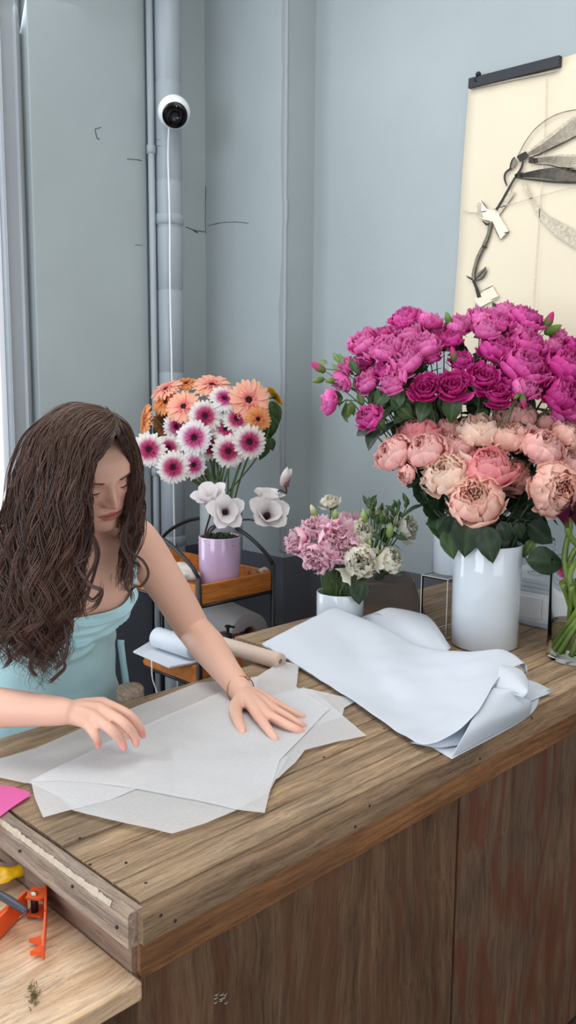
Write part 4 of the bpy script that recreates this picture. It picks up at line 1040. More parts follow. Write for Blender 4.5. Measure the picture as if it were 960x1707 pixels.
mag = [  # x, y, diameter, depth offset, kind, label
 (675, 530, 37, .05, 0, 'magenta rose standing alone at the upper left of the bouquet against the blue wall'),
 (715, 537, 34, .03, 2, 'cup shaped magenta rose right of the lone upper left rose, in front of the wall'),
 (607, 571, 40, .00, 2, 'magenta rose at the upper left shoulder of the bouquet'),
 (636, 560, 32, .06, 0, 'magenta rose peeping over the upper left shoulder rose'),
 (658, 554, 30, .08, 2, 'small magenta rose below the lone upper left rose'),
 (628, 582, 35, -.02, 2, 'pale magenta rose right of the upper left shoulder rose'),
 (651, 581, 42, -.05, 2, 'magenta rose with swirled heart in the left mass of blooms'),
 (686, 556, 34, .03, 2, 'pale magenta rose under the pair that stands above the left mass'),
 (703, 577, 45, -.03, 2, 'big crinkled magenta rose at the right end of the left mass'),
 (676, 602, 45, -.07, 2, 'full magenta rose low in the centre of the left mass'),
 (715, 594, 26, -.03, 0, 'small deep magenta rose tucked under the big crinkled one'),
 (608, 604, 28, .03, 0, 'shaded magenta rose inside the left edge of the bouquet'),
 (641, 616, 30, -.05, 1, 'deep hearted magenta rose below the swirled one'),
 (655, 635, 37, -.08, 2, 'bright magenta rose lowest in the left mass'),
 (614, 636, 34, -.03, 2, 'magenta rose left of the lowest bright one, turned aside'),
 (710, 646, 46, -.10, 4, 'wide open magenta rose left of the pair facing the camera'),
 (578, 611, 28, .00, 2, 'pale pink magenta rose on the outer left spray behind green leaves'),
 (569, 635, 30, -.01, 2, 'drooping pale magenta rose on the outer left spray'),
 (550, 669, 34, -.04, 2, 'magenta rose seen from the side at the far left tip of the low spray'),
 (614, 694, 34, -.06, 0, 'lone round magenta rose hanging below the bouquet at left'),
 (681, 646, 26, .00, 1, 'shaded magenta rose half hidden left of the wide open one'),
 (722, 553, 32, .05, 2, 'magenta rose at the dip in the top edge of the bouquet'),
 (737, 567, 32, .02, 1, 'shaded magenta rose right of the dip in the top edge'),
 (767, 544, 36, .02, 2, 'magenta rose at the left end of the tall right mass, by the poster edge'),
 (804, 531, 40, .03, 2, 'large frilly magenta rose on the top edge in front of the poster'),
 (830, 538, 36, -.01, 0, 'deep magenta rose right of the large frilly one on top'),
 (810, 550, 36, -.03, 2, 'light magenta rose just under the large frilly one on top'),
 (845, 521, 36, .06, 2, 'topmost magenta rose of the bouquet'),
 (876, 532, 44, .02, 0, 'round magenta rose on the top edge beside the upright buds'),
 (751, 566, 30, .00, 1, 'deep magenta rose under the left end of the tall right mass'),
 (769, 601, 30, -.04, 1, 'small half open magenta rose above the widest open one'),
 (830, 584, 44, -.05, 1, 'dusky magenta rose in the middle of the right mass'),
 (868, 556, 38, .00, 2, 'light magenta rose below the round one on the top edge'),
 (880, 573, 46, -.04, 0, 'magenta rose with yellow heart in the right mass'),
 (873, 610, 56, -.08, 0, 'broad flat magenta rose lowest of the column in the right mass'),
 (806, 625, 47, -.10, 4, 'open magenta rose with dark heart left of the broad flat one'),
 (755, 640, 50, -.11, 5, 'widest open magenta rose showing its yellow heart'),
 (831, 652, 48, -.11, 5, 'open magenta rose just above the peach roses in the middle'),
 (875, 647, 36, -.11, 2, 'small magenta rose with a bud below it above the peach roses'),
 (905, 588, 34, .02, 0, 'shaded magenta rose between the two right hand columns'),
 (925, 578, 28, .00, 2, 'pale small magenta rose above the large right edge rose'),
 (931, 561, 28, .04, 2, 'pale lilac magenta rose under the green bud at right'),
 (945, 610, 54, -.06, 1, 'large dark hearted magenta rose at the right picture edge'),
 (957, 577, 28, -.01, 1, 'magenta rose cut by the right picture edge above the large one'),
 (935, 659, 54, -.09, 1, 'large deep magenta rose low at the right, over the peach roses'),
 (938, 688, 36, -.06, 2, 'purple tinted magenta rose under the large low right one'),
 (955, 684, 34, -.08, 2, 'lowest magenta rose at the right picture edge'),
 (845, 620, 32, .02, 1, 'dark magenta rose deep between the open and the broad flat ones'),
]
MD = 2.36
MC = Vector((mvc.x, mvc.y, 1.36))
for i, (x, y, d, dz, kd, lb_) in enumerate(mag):
    dep = MD + dz * 1.3; c = D(x, y, dep); R = d * (.57 if kd >= 4 else .65) * dep / F
    out = (c - MC); cam_ = (EYE - c).normalized()
    zd = out.normalized() * .75 + cam_ * (.9 if kd >= 4 else .62) + Vector((0, 0, .20))
    if i == 18: zd = RT * -1.0 + Vector((0, 0, .1))
    if i == 17: zd = RT * -.5 + Vector((0, 0, -.5)) + cam_ * .3
    if i == 1: zd = Vector((0, 0, 1)) + RT * .2
    zd.normalize()
    t = thing('spray_rose', lb_, 'flower', c - zd * R, 'magenta roses in the rear vase')
    me = (MAG + MAGO)[kd]
    place('bloom', me, t, c, aim(zd, FR.uniform(0, 6)), R)
    place('calyx', CAL, t, c, aim(zd, FR.uniform(0, 6)), R)
    base = c - zd * R * .92
    a_ = FR.uniform(0, 6.28); foot = Vector((MV[0] + .035 * math.cos(a_), MV[1] + .035 * math.sin(a_), MTOP - .14))
    mouth = Vector((MV[0] + .045 * math.cos(a_) * .8 + .02 * (out.x), MV[1] + .04 * math.sin(a_) * .8 + .02 * out.y, MTOP + .01))
    mid = lerp(mouth, base, .55) + Vector((out.x * .10, out.y * .10, -.03)) - zd * .03
    s_, P = stem_obj(t, [foot, mouth, mid, base - zd * .03, base], .0024, .0016)
    nl = 4 if y > 560 else 3
    leaves_on(s_, P, MIDL + DARKL[:2], nl, .062, .40, .93, FR)
mbd = [(530, 612, 20, -.02, MBUD, 'pink rosebud at the far left tip of the upper spray', (-.5, .3)), (530, 634, 15, -.02, GBUD, 'closed green rosebud below the far left pink bud', (-.9, -.2)), (552, 635, 14, -.02, GBUD, 'closed green rosebud right of the far left one', (-.8, -.1)),
       (915, 534, 22, .02, MBUD, 'tall rosebud with magenta tip standing before the poster', (.5, 1)), (922, 549, 22, .01, GBUD, 'long green rosebud leaning right before the poster', (1, .5)), (747, 532, 18, .02, GBUD, 'green rosebud at the poster\'s lower left edge', (-.3, 1)),
       (755, 590, 18, -.05, MBUD, 'reddish rosebud left of the small half open rose', (-.2, 1)), (872, 668, 18, -.12, MBUD, 'drooping magenta rosebud under the small rose above the peach ones', (.1, -1)), (862, 660, 12, -.12, GBUD, 'tiny green rosebud left of the drooping one', (-.6, -.5))]
for x, y, d, dz, me, lb_, (ax_, ay_) in mbd:
    dep = MD + dz * 1.3; c = D(x, y, dep); R = d * .75 * dep / F; zd = (RT * ax_ + UP * ay_).normalized()
    t = thing('rosebud', lb_, 'flower bud', c, 'rosebuds among the magenta roses')
    place('bud', me, t, c, aim(zd), R)
    tgt = D(lerp(x, 760, .35), y + 50, dep + .02)
    stem_obj(t, [tgt, lerp(tgt, c, .6) - zd * .02, c - zd * R * .95], .0018, .0011)
# leafy tips of the left spray
t = thing('rose_foliage', 'green leafy rose spray reaching left from the magenta bouquet', 'foliage', D(600, 660, MD))
stem_obj(t, [D(690, 730, MD), D(630, 690, MD - .03), D(590, 668, MD - .03), D(563, 672, MD - .04)], .002, .0013)
stem_obj(t, [D(680, 720, MD), D(610, 650, MD - .02), D(575, 622, MD - .02), D(545, 615, MD - .02)], .002, .0011)
for a in [(598, 655, 606, 680, 0), (585, 672, 574, 702, 1), (587, 675, 590, 694, 2), (592, 618, 583, 596, 3), (590, 612, 600, 624, 4), (566, 604, 555, 586, 0), (570, 606, 566, 588, 1), (562, 616, 553, 605, 2), (628, 715, 620, 735, 3), (640, 700, 626, 722, 2), (545, 606, 532, 599, 1), (600, 650, 588, 640, 3)]:
    explicit_leaf(t, a[0], a[1], a[2], a[3], MD - .03, (LIGL + MIDL[:2])[a[4]])
# deep green mass below the blooms
t = thing('rose_foliage', 'dense mass of dark rose leaves under the magenta blooms', 'foliage', D(740, 690, MD))
rr = random.Random(17)
for k in range(48):
    x = rr.uniform(630, 830); y = rr.uniform(650, 735)
    if x < 680 and y > 650 + (x - 622) * 1.6: y = 650 + (x - 622) * rr.uniform(.5, 1.5)
    a = rr.uniform(.2, 2.6)
    explicit_leaf(t, x, y - 10, x + 34 * math.cos(a), y - 10 + 34 * math.sin(a), MD + rr.uniform(-.06, .06), rr.choice(MIDL + DARKL))
for k in range(26):
    v_ = rr.random(); x = lerp(632, 688, rr.random() ** .8); y = lerp(652, 652 + (x - 620) * .95, v_); a = rr.uniform(.3, 2.4)
    explicit_leaf(t, x, y - 12, x + 36 * math.cos(a), y - 12 + 36 * math.sin(a), MD + rr.uniform(-.10, .0), rr.choice(MIDL))
for k in range(40):
    x = rr.uniform(690, 960); y = rr.uniform(640, 725); a = rr.uniform(0, 6.28)
    explicit_leaf(t, x, y, x + 32 * math.cos(a), y + 32 * math.sin(a), MD + rr.uniform(.0, .12), rr.choice(DARKL))
for k in range(26):
    x = rr.uniform(740, 960); y = rr.uniform(560, 690); a = rr.uniform(0, 6.28)
    explicit_leaf(t, x, y, x + 28 * math.cos(a), y + 28 * math.sin(a), MD + rr.uniform(.02, .12), rr.choice(DARKL))
for k in range(7):
    x = 690 + 16 * k; stem_obj(t, [Vector((MV[0] + .03 * math.cos(k), MV[1] + .03 * math.sin(k), MTOP - .1)), D(lerp(765, x, .5), 790, MD), D(x, 660, MD + .03)], .0025, .0018, STEMD)

# ---- peach garden roses in the tall front vase
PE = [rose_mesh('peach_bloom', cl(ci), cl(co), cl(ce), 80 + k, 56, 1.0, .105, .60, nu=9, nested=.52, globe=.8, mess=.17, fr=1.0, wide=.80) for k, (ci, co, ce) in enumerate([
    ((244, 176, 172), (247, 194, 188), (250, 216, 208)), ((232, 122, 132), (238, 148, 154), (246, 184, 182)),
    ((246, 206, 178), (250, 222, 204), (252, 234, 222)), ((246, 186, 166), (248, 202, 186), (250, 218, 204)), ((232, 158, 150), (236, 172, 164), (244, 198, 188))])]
PD_ = (VP - EYE).dot(FW)
peach = [
 (656, 757, 54, .0, 0, 'peach pink rose at the left end of the front bouquet', (-.8, .3)), (697, 722, 56, .05, 1, 'deep pink rose on the top left of the peach bouquet', (-.2, 1)),
 (708, 752, 58, -.03, 0, 'pink rose with packed petals right of the leftmost one', (-.3, .4)), (762, 744, 48, .0, 0, 'shaded pale pink rose left of the creamy one', (.1, .3)),
 (749, 717, 42, .06, 4, 'dusky pink rose half hidden behind the creamy one', (0, 1)), (743, 791, 62, -.06, 2, 'pale cream rose with a fallen petal on the left', (-.3, .2)),
 (798, 720, 58, .0, 2, 'creamy peach rose on the top edge, palest of the bouquet', (0, .6)), (814, 780, 66, -.08, 1, 'deep coral pink rose in the middle of the bouquet', (0, .6)),
 (795, 833, 76, -.10, 3, 'big low peach rose above the white vase rim', (-.1, -.05)), (849, 729, 56, -.01, 3, 'globe shaped peach rose right of the creamy one', (.1, .5)),
 (903, 747, 62, -.04, 0, 'pale pink peach rose with torn outer petals right of the globe shaped one', (.4, .3)), (860, 698, 60, .07, 0, 'pink rose highest in the bouquet, behind the globe shaped one', (.1, 1)),
 (915, 708, 44, .05, 4, 'dark rimmed dusky rose at the top right of the bouquet', (.3, .9)), (944, 726, 48, .0, 3, 'peach rose at the right picture edge below the magenta ones', (.6, .6)),
 (858, 795, 54, -.02, 4, 'shaded dusky peach rose right of the deep coral one', (.2, .2)), (923, 815, 72, -.12, 3, 'large drooping peach rose at the lower right', (.3, -.35)),
 (944, 775, 46, -.01, 0, 'pink rose tucked above the large drooping one', (.5, .5)), (955, 755, 40, .03, 4, 'dusky rose cut by the right picture edge in the peach bouquet', (.8, .3)),
 (677, 790, 26, -.03, 0, 'little half open pink rose below the leftmost peach rose', (-.5, -.5))]
for i, (x, y, d, dz, kd, lb_, (ax_, ay_)) in enumerate(peach):
    dep = PD_ - .03 + dz * 1.2; c = D(x, y, dep); R = d * .59 * dep / F
    cam_ = (EYE - c).normalized(); zd = (RT * ax_ * .9 + UP * (ay_ * .8 + .30) + cam_ * .62).normalized()
    t = thing('garden_rose', lb_, 'flower', c - zd * R, 'peach roses in the tall white vase')
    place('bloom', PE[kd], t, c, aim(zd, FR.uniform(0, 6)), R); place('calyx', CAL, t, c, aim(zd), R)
    base = c - zd * R * .92; a_ = FR.uniform(0, 6.28); q_ = .05
    foot = Vector((VP.x + q_ * math.cos(a_), VP.y + q_ * math.sin(a_), CT + .12)); mouth = Vector((VP.x + q_ * math.cos(a_) + .1 * (c.x - VP.x), VP.y + q_ * math.sin(a_) + .1 * (c.y - VP.y), CT + .285))
    s_, P = stem_obj(t, [foot, mouth, lerp(mouth, base, .55) + Vector((0, 0, -.02)), base - zd * .03, base], .0034, .0024, STEMD)
    leaves_on(s_, P, DARKL, 4, .075, .45, .9, FR)
t = thing('rose_foliage', 'dark glossy rose leaves hanging over the rim of the tall white vase', 'foliage', D(790, 880, PD_ - .08))
for a in [(808, 878, 823, 942, -.165, 0), (780, 862, 774, 932, -.155, 1), (762, 860, 748, 925, -.135, 2), (745, 880, 757, 935, -.125, 6), (790, 868, 796, 905, -.15, 3), (835, 870, 846, 906, -.15, 4), (860, 872, 872, 900, -.12, 2), (838, 885, 860, 925, -.08, 3), (880, 935, 950, 936, -.14, 4), (700, 800, 712, 850, -.02, 0), (712, 830, 742, 870, -.05, 2), (730, 815, 690, 808, 0, 3), (725, 850, 738, 905, -.02, 6), (880, 875, 928, 905, -.06, 1), (850, 860, 890, 880, -.04, 2), (830, 850, 800, 885, -.02, 4), (780, 862, 840, 872, -.10, 0), (870, 830, 905, 870, -.02, 1), (690, 810, 668, 795, .02, 3), (905, 860, 860, 905, -.03, 2), (845, 825, 880, 860, 0, 4), (765, 850, 735, 838, 0, 3), (890, 900, 870, 930, -.05, 5), (820, 860, 850, 900, .02, 1), (700, 830, 730, 828, .02, 0), (880, 800, 868, 850, .03, 2), (770, 820, 752, 860, .02, 1), (720, 790, 700, 830, .04, 0), (745, 800, 765, 850, .03, 2), (800, 860, 785, 890, .03, 4), (840, 870, 812, 890, .03, 3)]:
    explicit_leaf(t, a[0], a[1], a[2], a[3], PD_ + a[4] + .02, (DARKL + [LIGL[0]] + [MIDL[0]])[a[5]])
for (x, y) in [(880, 935), (700, 820), (760, 850), (905, 870), (850, 850)]:
    stem_obj(t, [Vector((VP.x, VP.y, CT + .2)), Vector((lerp(VP.x, D(x, y, PD_).x, .3), lerp(VP.y, D(x, y, PD_).y, .3), CT + .30)), D(x, y, PD_ - .05)], .0025, .0015, STEMD)

# ---- gerberas
def gerbera_mesh(name, cin, cmid, cout, seed, white=False):
    rr = random.Random(seed); mb = MB(); cc = []
    for ring, (n, L, lift, w) in enumerate([(24, 1.0, .02, .105), (22, .90, .09, .10), (18, .52, .13, .05), (16, .36, .15, .035)]):
        for k in range(n):
            a = 2 * math.pi * (k + .5 * (ring % 2)) / n + rr.uniform(-.05, .05); ll = L * rr.uniform(.92, 1.05); dr = rr.uniform(-.02, .10) + lift
            d = Vector((math.cos(a), math.sin(a), 0)); s = Vector((-d.y, d.x, 0)); rows = []
            for i in range(6):
                v = i / 5; r = .16 + (ll - .16) * v
                ww = w * (.45 + .75 * math.sin(math.pi * (.12 + .70 * v)))
                if i == 5: ww *= .55
                z = dr + .12 * math.sin(v * math.pi * .6) - .12 * v * v
                rows.append([d * r - s * ww + Vector((0, 0, z + .015)), d * r + Vector((0, 0, z - .012)), d * r + s * ww + Vector((0, 0, z + .015))])
                c = mixc(cin, cmid, (r - .20) / .26) if r < .46 else mixc(cmid, cout, (r - .46) / .22)
                j = rr.uniform(-.04, .04); cc += [c * (1 + j)] * 3
            mb.grid(rows)
    return mesh_from(name, mb.v, mb.f, PETAL, True, cc)
def disc_mesh():
    mb = MB(); mb.lathe([(.25, .10), (.24, .17), (.17, .22), (.09, .20), (.001, .18)], (0, 0, 0), 20)
    for k in range(46):
        a = k * 2.4; r = .05 + .2 * math.sqrt(k / 46); p = Vector((r * math.cos(a), r * math.sin(a), .19))
        mb.tube([p, p + Vector((.01 * math.cos(a), .01 * math.sin(a), .05))], [.014, .006], 4)
    return mesh_from('gerbera_disc', mb.v, mb.f, CENTER)
def gcup():
    mb = MB(); mb.lathe([(.03, -.22), (.10, -.16), (.24, -.02), (.27, .05), (.2, .08)], (0, 0, 0), 16); return mesh_from('gerbera_cup', mb.v, mb.f, STEMM)
DISC, GCUP = disc_mesh(), gcup()
GP = [gerbera_mesh('peach_gerbera', cl((240, 142, 134)), cl((248, 186, 166)), cl((249, 196, 170)), 1), gerbera_mesh('orange_gerbera', cl((226, 130, 80)), cl((232, 158, 100)), cl((238, 172, 118)), 2),
      gerbera_mesh('white_gerbera', cl((172, 34, 92)), cl((208, 92, 140)), cl((240, 236, 232)), 3, True), gerbera_mesh('white_gerbera', cl((186, 40, 120)), cl((222, 120, 170)), cl((242, 240, 240)), 4, True),
      gerbera_mesh('yellow_gerbera', cl((226, 150, 10)), cl((240, 178, 16)), cl((246, 196, 40)), 5), gerbera_mesh('rust_gerbera', cl((160, 92, 66)), cl((184, 118, 84)), cl((200, 138, 100)), 6)]
GD = (GVC - EYE).dot(FW)
gz0 = (Vector((GVC.x, GVC.y, 1.3)) - EYE).dot(FW)
ger = [  # x, y, diameter, depth offset, kind, facing (right, up, to camera), label
 (353, 646, 58, .02, 0, (0, .75, .6), 'topmost peach gerbera, tipped up, at the crown of the bunch'), (414, 668, 64, -.04, 0, (.1, .25, 1), 'large peach gerbera on the right, facing out'),
 (307, 680, 54, -.03, 0, (-.2, .45, .9), 'peach gerbera left of the white ones, with a dark centre'), (429, 699, 40, -.06, 1, (.3, .1, 1), 'small orange peach gerbera under the large right one'),
 (279, 652, 50, .05, 0, (-.4, .7, .5), 'pink peach gerbera at the upper left edge of the bunch'), (311, 642, 40, .08, 1, (-.1, .8, .5), 'orange gerbera tipped upward between the two upper peach ones'),
 (278, 673, 46, .02, 1, (-.35, .5, .6), 'orange gerbera tucked left of the dark centred peach one'), (246, 701, 50, -.02, 1, (-.9, .15, .45), 'gerbera seen edge on at the far left of the bunch'),
 (276, 706, 40, .05, 5, (-.4, -.2, -.8), 'rust brown gerbera seen from behind at the left'), (456, 661, 36, .10, 4, (.7, .6, -.2), 'yellow gerbera at the right edge of the bunch'),
 (342, 694, 50, -.07, 2, (0, .1, 1), 'white gerbera with pink heart in the middle of the bunch'), (324, 730, 53, -.11, 3, (-.05, .05, 1), 'white gerbera with magenta heart below the middle one'),
 (373, 667, 46, -.05, 3, (.3, .55, .8), 'white gerbera between the two large upper peach ones'), (394, 699, 44, -.05, 2, (.2, .2, .95), 'white gerbera left of the small orange peach one'),
 (377, 718, 44, -.05, 2, (0, .5, .8), 'white gerbera with wide dark red heart, in the lower centre'), (381, 752, 50, -.08, 2, (0, -.1, 1), 'white gerbera lowest above the green stems'),
 (415, 737, 52, -.08, 2, (.25, 0, 1), 'white gerbera at the lower right of the bunch'), (350, 744, 42, -.02, 2, (0, -.05, 1), 'white gerbera half hidden behind the lower centre ones'),
 (249, 750, 52, -.10, 2, (-.15, .1, 1), 'white gerbera touching the woman\'s hair'), (281, 748, 42, -.05, 2, (-.1, .2, .9), 'white gerbera peeping out right of the one touching the hair'),
 (289, 779, 50, -.12, 2, (-.1, -.1, 1), 'white gerbera lowest at the left of the bunch'), (321, 775, 44, -.10, 3, (.45, -.05, .85), 'white gerbera turned right, next to the lowest left one'),
 (292, 712, 40, -.02, 3, (.2, .1, .5), 'narrow pale pink gerbera seen obliquely in the left half')]
for i, (x, y, d, dz, kd, (fa, fb, fc), lb_) in enumerate(ger):
    dep = gz0 + dz; c = D(x, y, dep); R = d * .58 * dep / F; cam_ = (EYE - c).normalized()
    zd = (RT * fa + UP * fb + cam_ * fc).normalized()
    t = thing('gerbera', lb_, 'flower', c - zd * R * .2, 'gerberas in the grey glass vase')
    b_ = place('petals', GP[kd], t, c, aim(zd, FR.uniform(0, 6)), R)
    place('flower_centre', DISC, t, c, aim(zd), R * .84); place('flower_cup', GCUP, t, c, aim(zd), R)
    base = c - zd * R * .2; a_ = FR.uniform(0, 6.28)
    foot = Vector((GVC.x + .03 * math.cos(a_), GVC.y + .03 * math.sin(a_), TF + .03)); ox = c - Vector((GVC.x, GVC.y, c.z))
    mouth = Vector((GVC.x + .02 * math.cos(a_) + .16 * ox.x, GVC.y + .02 * math.sin(a_) + .16 * ox.y, gtop + .005))
    stem_obj(t, [foot, mouth, lerp(mouth, base, .6) - zd * .015, base - zd * .03, base], .0034, .0028, STEMM)
t = thing('foliage_sprig', 'green leaves drooping at the right of the gerberas', 'foliage', D(455, 700, gz0 + .08))
stem_obj(t, [Vector((GVC.x, GVC.y, gtop)), D(430, 760, gz0 + .04), D(452, 700, gz0 + .08), D(456, 668, gz0 + .1)], .003, .002)
for a in [(452, 670, 462, 715, 0), (450, 690, 447, 735, 1), (456, 680, 465, 700, 2), (445, 735, 432, 768, 3), (450, 730, 455, 752, 4), (452, 700, 440, 730, 2), (447, 676, 452, 720, 1), (300, 740, 262, 712, 3), (275, 735, 258, 700, 1)]:
    explicit_leaf(t, a[0], a[1], a[2], a[3], gz0 + .07, MIDL[a[4]])

# ---- lisianthus in the low vase
LP = [rose_mesh('pink_lisianthus', cl((238, 168, 192)), cl((248, 208, 222)), cl((252, 232, 238)), 120 + k, 26, 1.0, .22, .36, nu=9, nested=.6, mess=.25, fr=1.2, wide=.8) for k in range(3)]
LW = [rose_mesh('cream_lisianthus', cl((228, 222, 186)), cl((244, 240, 228)), cl((250, 248, 240)), 130 + k, 34, 1.0, .16, .46, nu=9, nested=.55, globe=.7, mess=.2, fr=1.0, wide=.75) for k in range(2)]
LB = bud_mesh('pale_bud', cl((232, 230, 190)), cl((168, 184, 112)), 5); LGB = bud_mesh('lime_bud', cl((196, 212, 140)), cl((140, 168, 84)), 6)
LSB = bud_mesh('slim_green_bud', cl((110, 134, 82)), cl((84, 112, 60)), 7)
lz = (Vector((pvc.x, pvc.y, 1.05)) - EYE).dot(FW)
lis = [(562, 898, 52, -.05, LP[0], (0, .2), 'largest pink lisianthus, ruffled, in the middle of the low bouquet'), (527, 882, 42, .0, LP[1], (-.3, .6), 'pink lisianthus at the upper left of the low bouquet'),
       (496, 902, 38, .0, LP[2], (-.9, .1), 'pale pink lisianthus at the far left of the low bouquet'), (528, 930, 44, -.04, LP[1], (-.4, -.2), 'pink lisianthus hanging lowest above the vase rim'),
       (574, 916, 40, -.06, LP[2], (.1, -.1), 'pink lisianthus just below the largest one'), (586, 872, 32, .03, LP[0], (.2, .8), 'small pink lisianthus behind the largest one'),
       (600, 935, 48, -.07, LW[0], (.1, -.05), 'round cream lisianthus low in the centre'), (650, 932, 38, -.03, LW[1], (.7, .2), 'cream lisianthus facing right, low on the right side'),
       (679, 880, 36, .02, LW[0], (.8, -.1), 'cream lisianthus at the far right of the low bouquet'), (603, 887, 34, -.02, LW[1], (.2, .3), 'cream lisianthus right beside the largest pink one'),
       (633, 857, 24, .05, LW[1], (.1, .8), 'small white lisianthus among the green buds'), (549, 836, 24, .05, LW[0], (-.1, 1), 'creamy half open lisianthus standing at the top left')]
lbd = [(522, 851, 18, .03, LB, (-.4, 1), 'pale lisianthus bud at the upper left of the low bouquet'), (559, 859, 18, .0, LGB, (0, 1), 'lime green lisianthus bud under the creamy half open one'), (607, 862, 24, .0, LGB, (-.1, 1), 'large pale lime lisianthus bud near the top centre'),
       (650, 884, 22, -.02, LGB, (.1, .9), 'round lime lisianthus bud left of the far right flower'), (629, 917, 12, -.05, LGB, (0, .5), 'tiny lime lisianthus bud between the two low cream flowers'), (616, 906, 14, -.04, LGB, (0, .6), 'small green lisianthus bud right of the centre')]
LRM = CT + LVH
def lstem(t, c, zd, R, k=.92):
    base = c - zd * R * k; a_ = FR.uniform(0, 6.28); ox = c - Vector((pvc.x, pvc.y, c.z))
    foot = Vector((pvc.x + .035 * math.cos(a_), pvc.y + .035 * math.sin(a_), LRM - .07)); mouth = Vector((pvc.x + .03 * math.cos(a_) + .18 * ox.x, pvc.y + .03 * math.sin(a_) + .18 * ox.y, LRM + .01))
    return stem_obj(t, [foot, mouth, lerp(mouth, base, .6), base - zd * .02, base], .0022, .0014)
for x, y, d, dz, me, (fa, fb), lb_ in lis:
    dep = lz + dz * 1.2; c = D(x, y, dep); R = d * .62 * dep / F; zd = (RT * fa + UP * (fb + .1) + (EYE - c).normalized() * .8).normalized()
    t = thing('lisianthus', lb_, 'flower', c - zd * R, 'lisianthus in the low white vase')
    place('bloom', me, t, c, aim(zd, FR.uniform(0, 6)), R); place('calyx', CAL, t, c, aim(zd), R)
    s_, P = lstem(t, c, zd, R); leaves_on(s_, P, SLIML + MIDL[:1], 2, .045, .35, .85, FR)
for x, y, d, dz, me, (fa, fb), lb_ in lbd:
    dep = lz + dz * 1.2; c = D(x, y, dep); R = d * .62 * dep / F; zd = (RT * fa + UP * fb).normalized()
    t = thing('lisianthus_bud', lb_, 'flower bud', c, 'lisianthus buds in the low white vase')
    place('bud', me, t, c, aim(zd), R); lstem(t, c, zd, R)
rr = random.Random(23)
t = thing('lisianthus_foliage', 'sheaf of slim green buds and leaves at the top right of the low bouquet', 'foliage', D(640, 860, lz))
for k in range(26):
    x = rr.uniform(600, 680); y = rr.uniform(826, 870) + .25 * abs(x - 655); dep = lz + rr.uniform(-.03, .07); c = D(x, y, dep); zd = (RT * rr.uniform(-.3, .4) + UP).normalized(); R = .011
    place('bud', LSB, t, c, aim(zd), R * rr.uniform(.8, 1.4))
    root = D(lerp(x, 612, .55), 925, lz); stem_obj(t, [root, lerp(root, c, .5) + RT * .006, c - zd * R], .0016, .0009, n=4)
for k in range(30):
    x = rr.uniform(560, 668); y = rr.uniform(880, 960); a = rr.uniform(0, 6.28); L = rr.uniform(16, 30)
    explicit_leaf(t, x, y, x + L * math.cos(a), y + L * math.sin(a), lz + rr.uniform(-.03, .06), rr.choice(SLIML + DARKL[:2]))
for k in range(12):
    x = rr.uniform(610, 690); y = rr.uniform(835, 880); a = rr.uniform(-2.6, -.5)
    explicit_leaf(t, x, y, x + 20 * math.cos(a), y + 20 * math.sin(a), lz + rr.uniform(-.02, .05), rr.choice(SLIML))
for k in range(16):
    x = 536 + 3.6 * k; stem_obj(t, [D(lerp(x, 566, .15), 1010, lz), D(x, 965, lz - .03 + .002 * k), D(lerp(x, 570, -.25), 915, lz)], .0026, .002, n=4)
explicit_leaf(t, 592, 975, 600, 1010, lz - .07, DARKL[0]); explicit_leaf(t, 605, 972, 596, 1008, lz - .075, DARKL[1])

# ---- artificial magnolia in the lilac pot
def magnolia_mesh(name, seed, openness):
    rr = random.Random(seed); mb = MB(); cc = []
    a0, a1 = cl((226, 218, 218)), cl((240, 236, 236)); pk = cl((196, 160, 166))
    for ring, (n, op, L) in enumerate([(5, openness, 1.0), (4, openness * .5, .92)]):
        for k in range(n):
            ph = 2 * math.pi * (k + .5 * ring) / n + rr.uniform(-.2, .2); o_ = op * rr.uniform(.85, 1.15); rows = []
            d = Vector((math.cos(ph), math.sin(ph), 0)); s = Vector((-d.y, d.x, 0))
            for i in range(9):
                v = i / 8; ang = lerp(.2, o_, v ** .8); r = .08 + L * (math.sin(ang) * v); z = -.35 + L * v * math.cos(ang * .9) * .95
                w = .44 * math.sin(math.pi * (.08 + .80 * v ** .8)) ** .8
                if i == 8: w *= .35
                row = []
                for j in range(-3, 4):
                    u = j / 3; p = d * (r - .22 * u * u * w * (1.2 - v)) + s * (u * w) + Vector((0, 0, z + .22 * u * u * w + .04 * noise.noise(Vector((u * 2, v * 3, seed + k)))))
                    row.append(p); cc.append(mixc(mixc(a0, a1, v), pk, max(0, .35 - v) * 1.2 + .12 * max(0, noise.noise(Vector((u * 4, v * 2, k + seed))))))
                rows.append(row)
            mb.grid(rows)
    return mesh_from(name, mb.v, mb.f, PETAL, True, cc)
MG = [magnolia_mesh('magnolia_bloom', 3, 1.02), magnolia_mesh('magnolia_bloom', 5, .74), magnolia_mesh('magnolia_bloom', 8, .88)]
MGB = bud_mesh('magnolia_bud', cl((238, 232, 230)), cl((206, 190, 188)), 9)
BARK = mat('dark_twig', lin(62, 48, 46), .8, bump=.3)
mgd = (Vector((PC.x, PC.y, 1.1)) - EYE).dot(FW)
t = thing('magnolia', 'white artificial magnolia with dark twigs growing from the lilac pot', 'flower', (PC.x, PC.y, ppz + POTH))
prt = D(352, 905, mgd - .01)
br1 = [D(356, 915, mgd - .02), D(346, 893, mgd - .03), D(350, 880, mgd - .05), D(362, 874, mgd - .06), D(370, 866, mgd - .08)]
br2 = [D(348, 912, mgd), D(342, 890, mgd), D(350, 860, mgd), D(352, 845, mgd - .04)]
br3 = [D(352, 910, mgd), D(350, 888, mgd - .01), D(372, 872, mgd + .02), D(410, 866, mgd + .03), D(430, 868, mgd + .02), D(446, 862, mgd)]
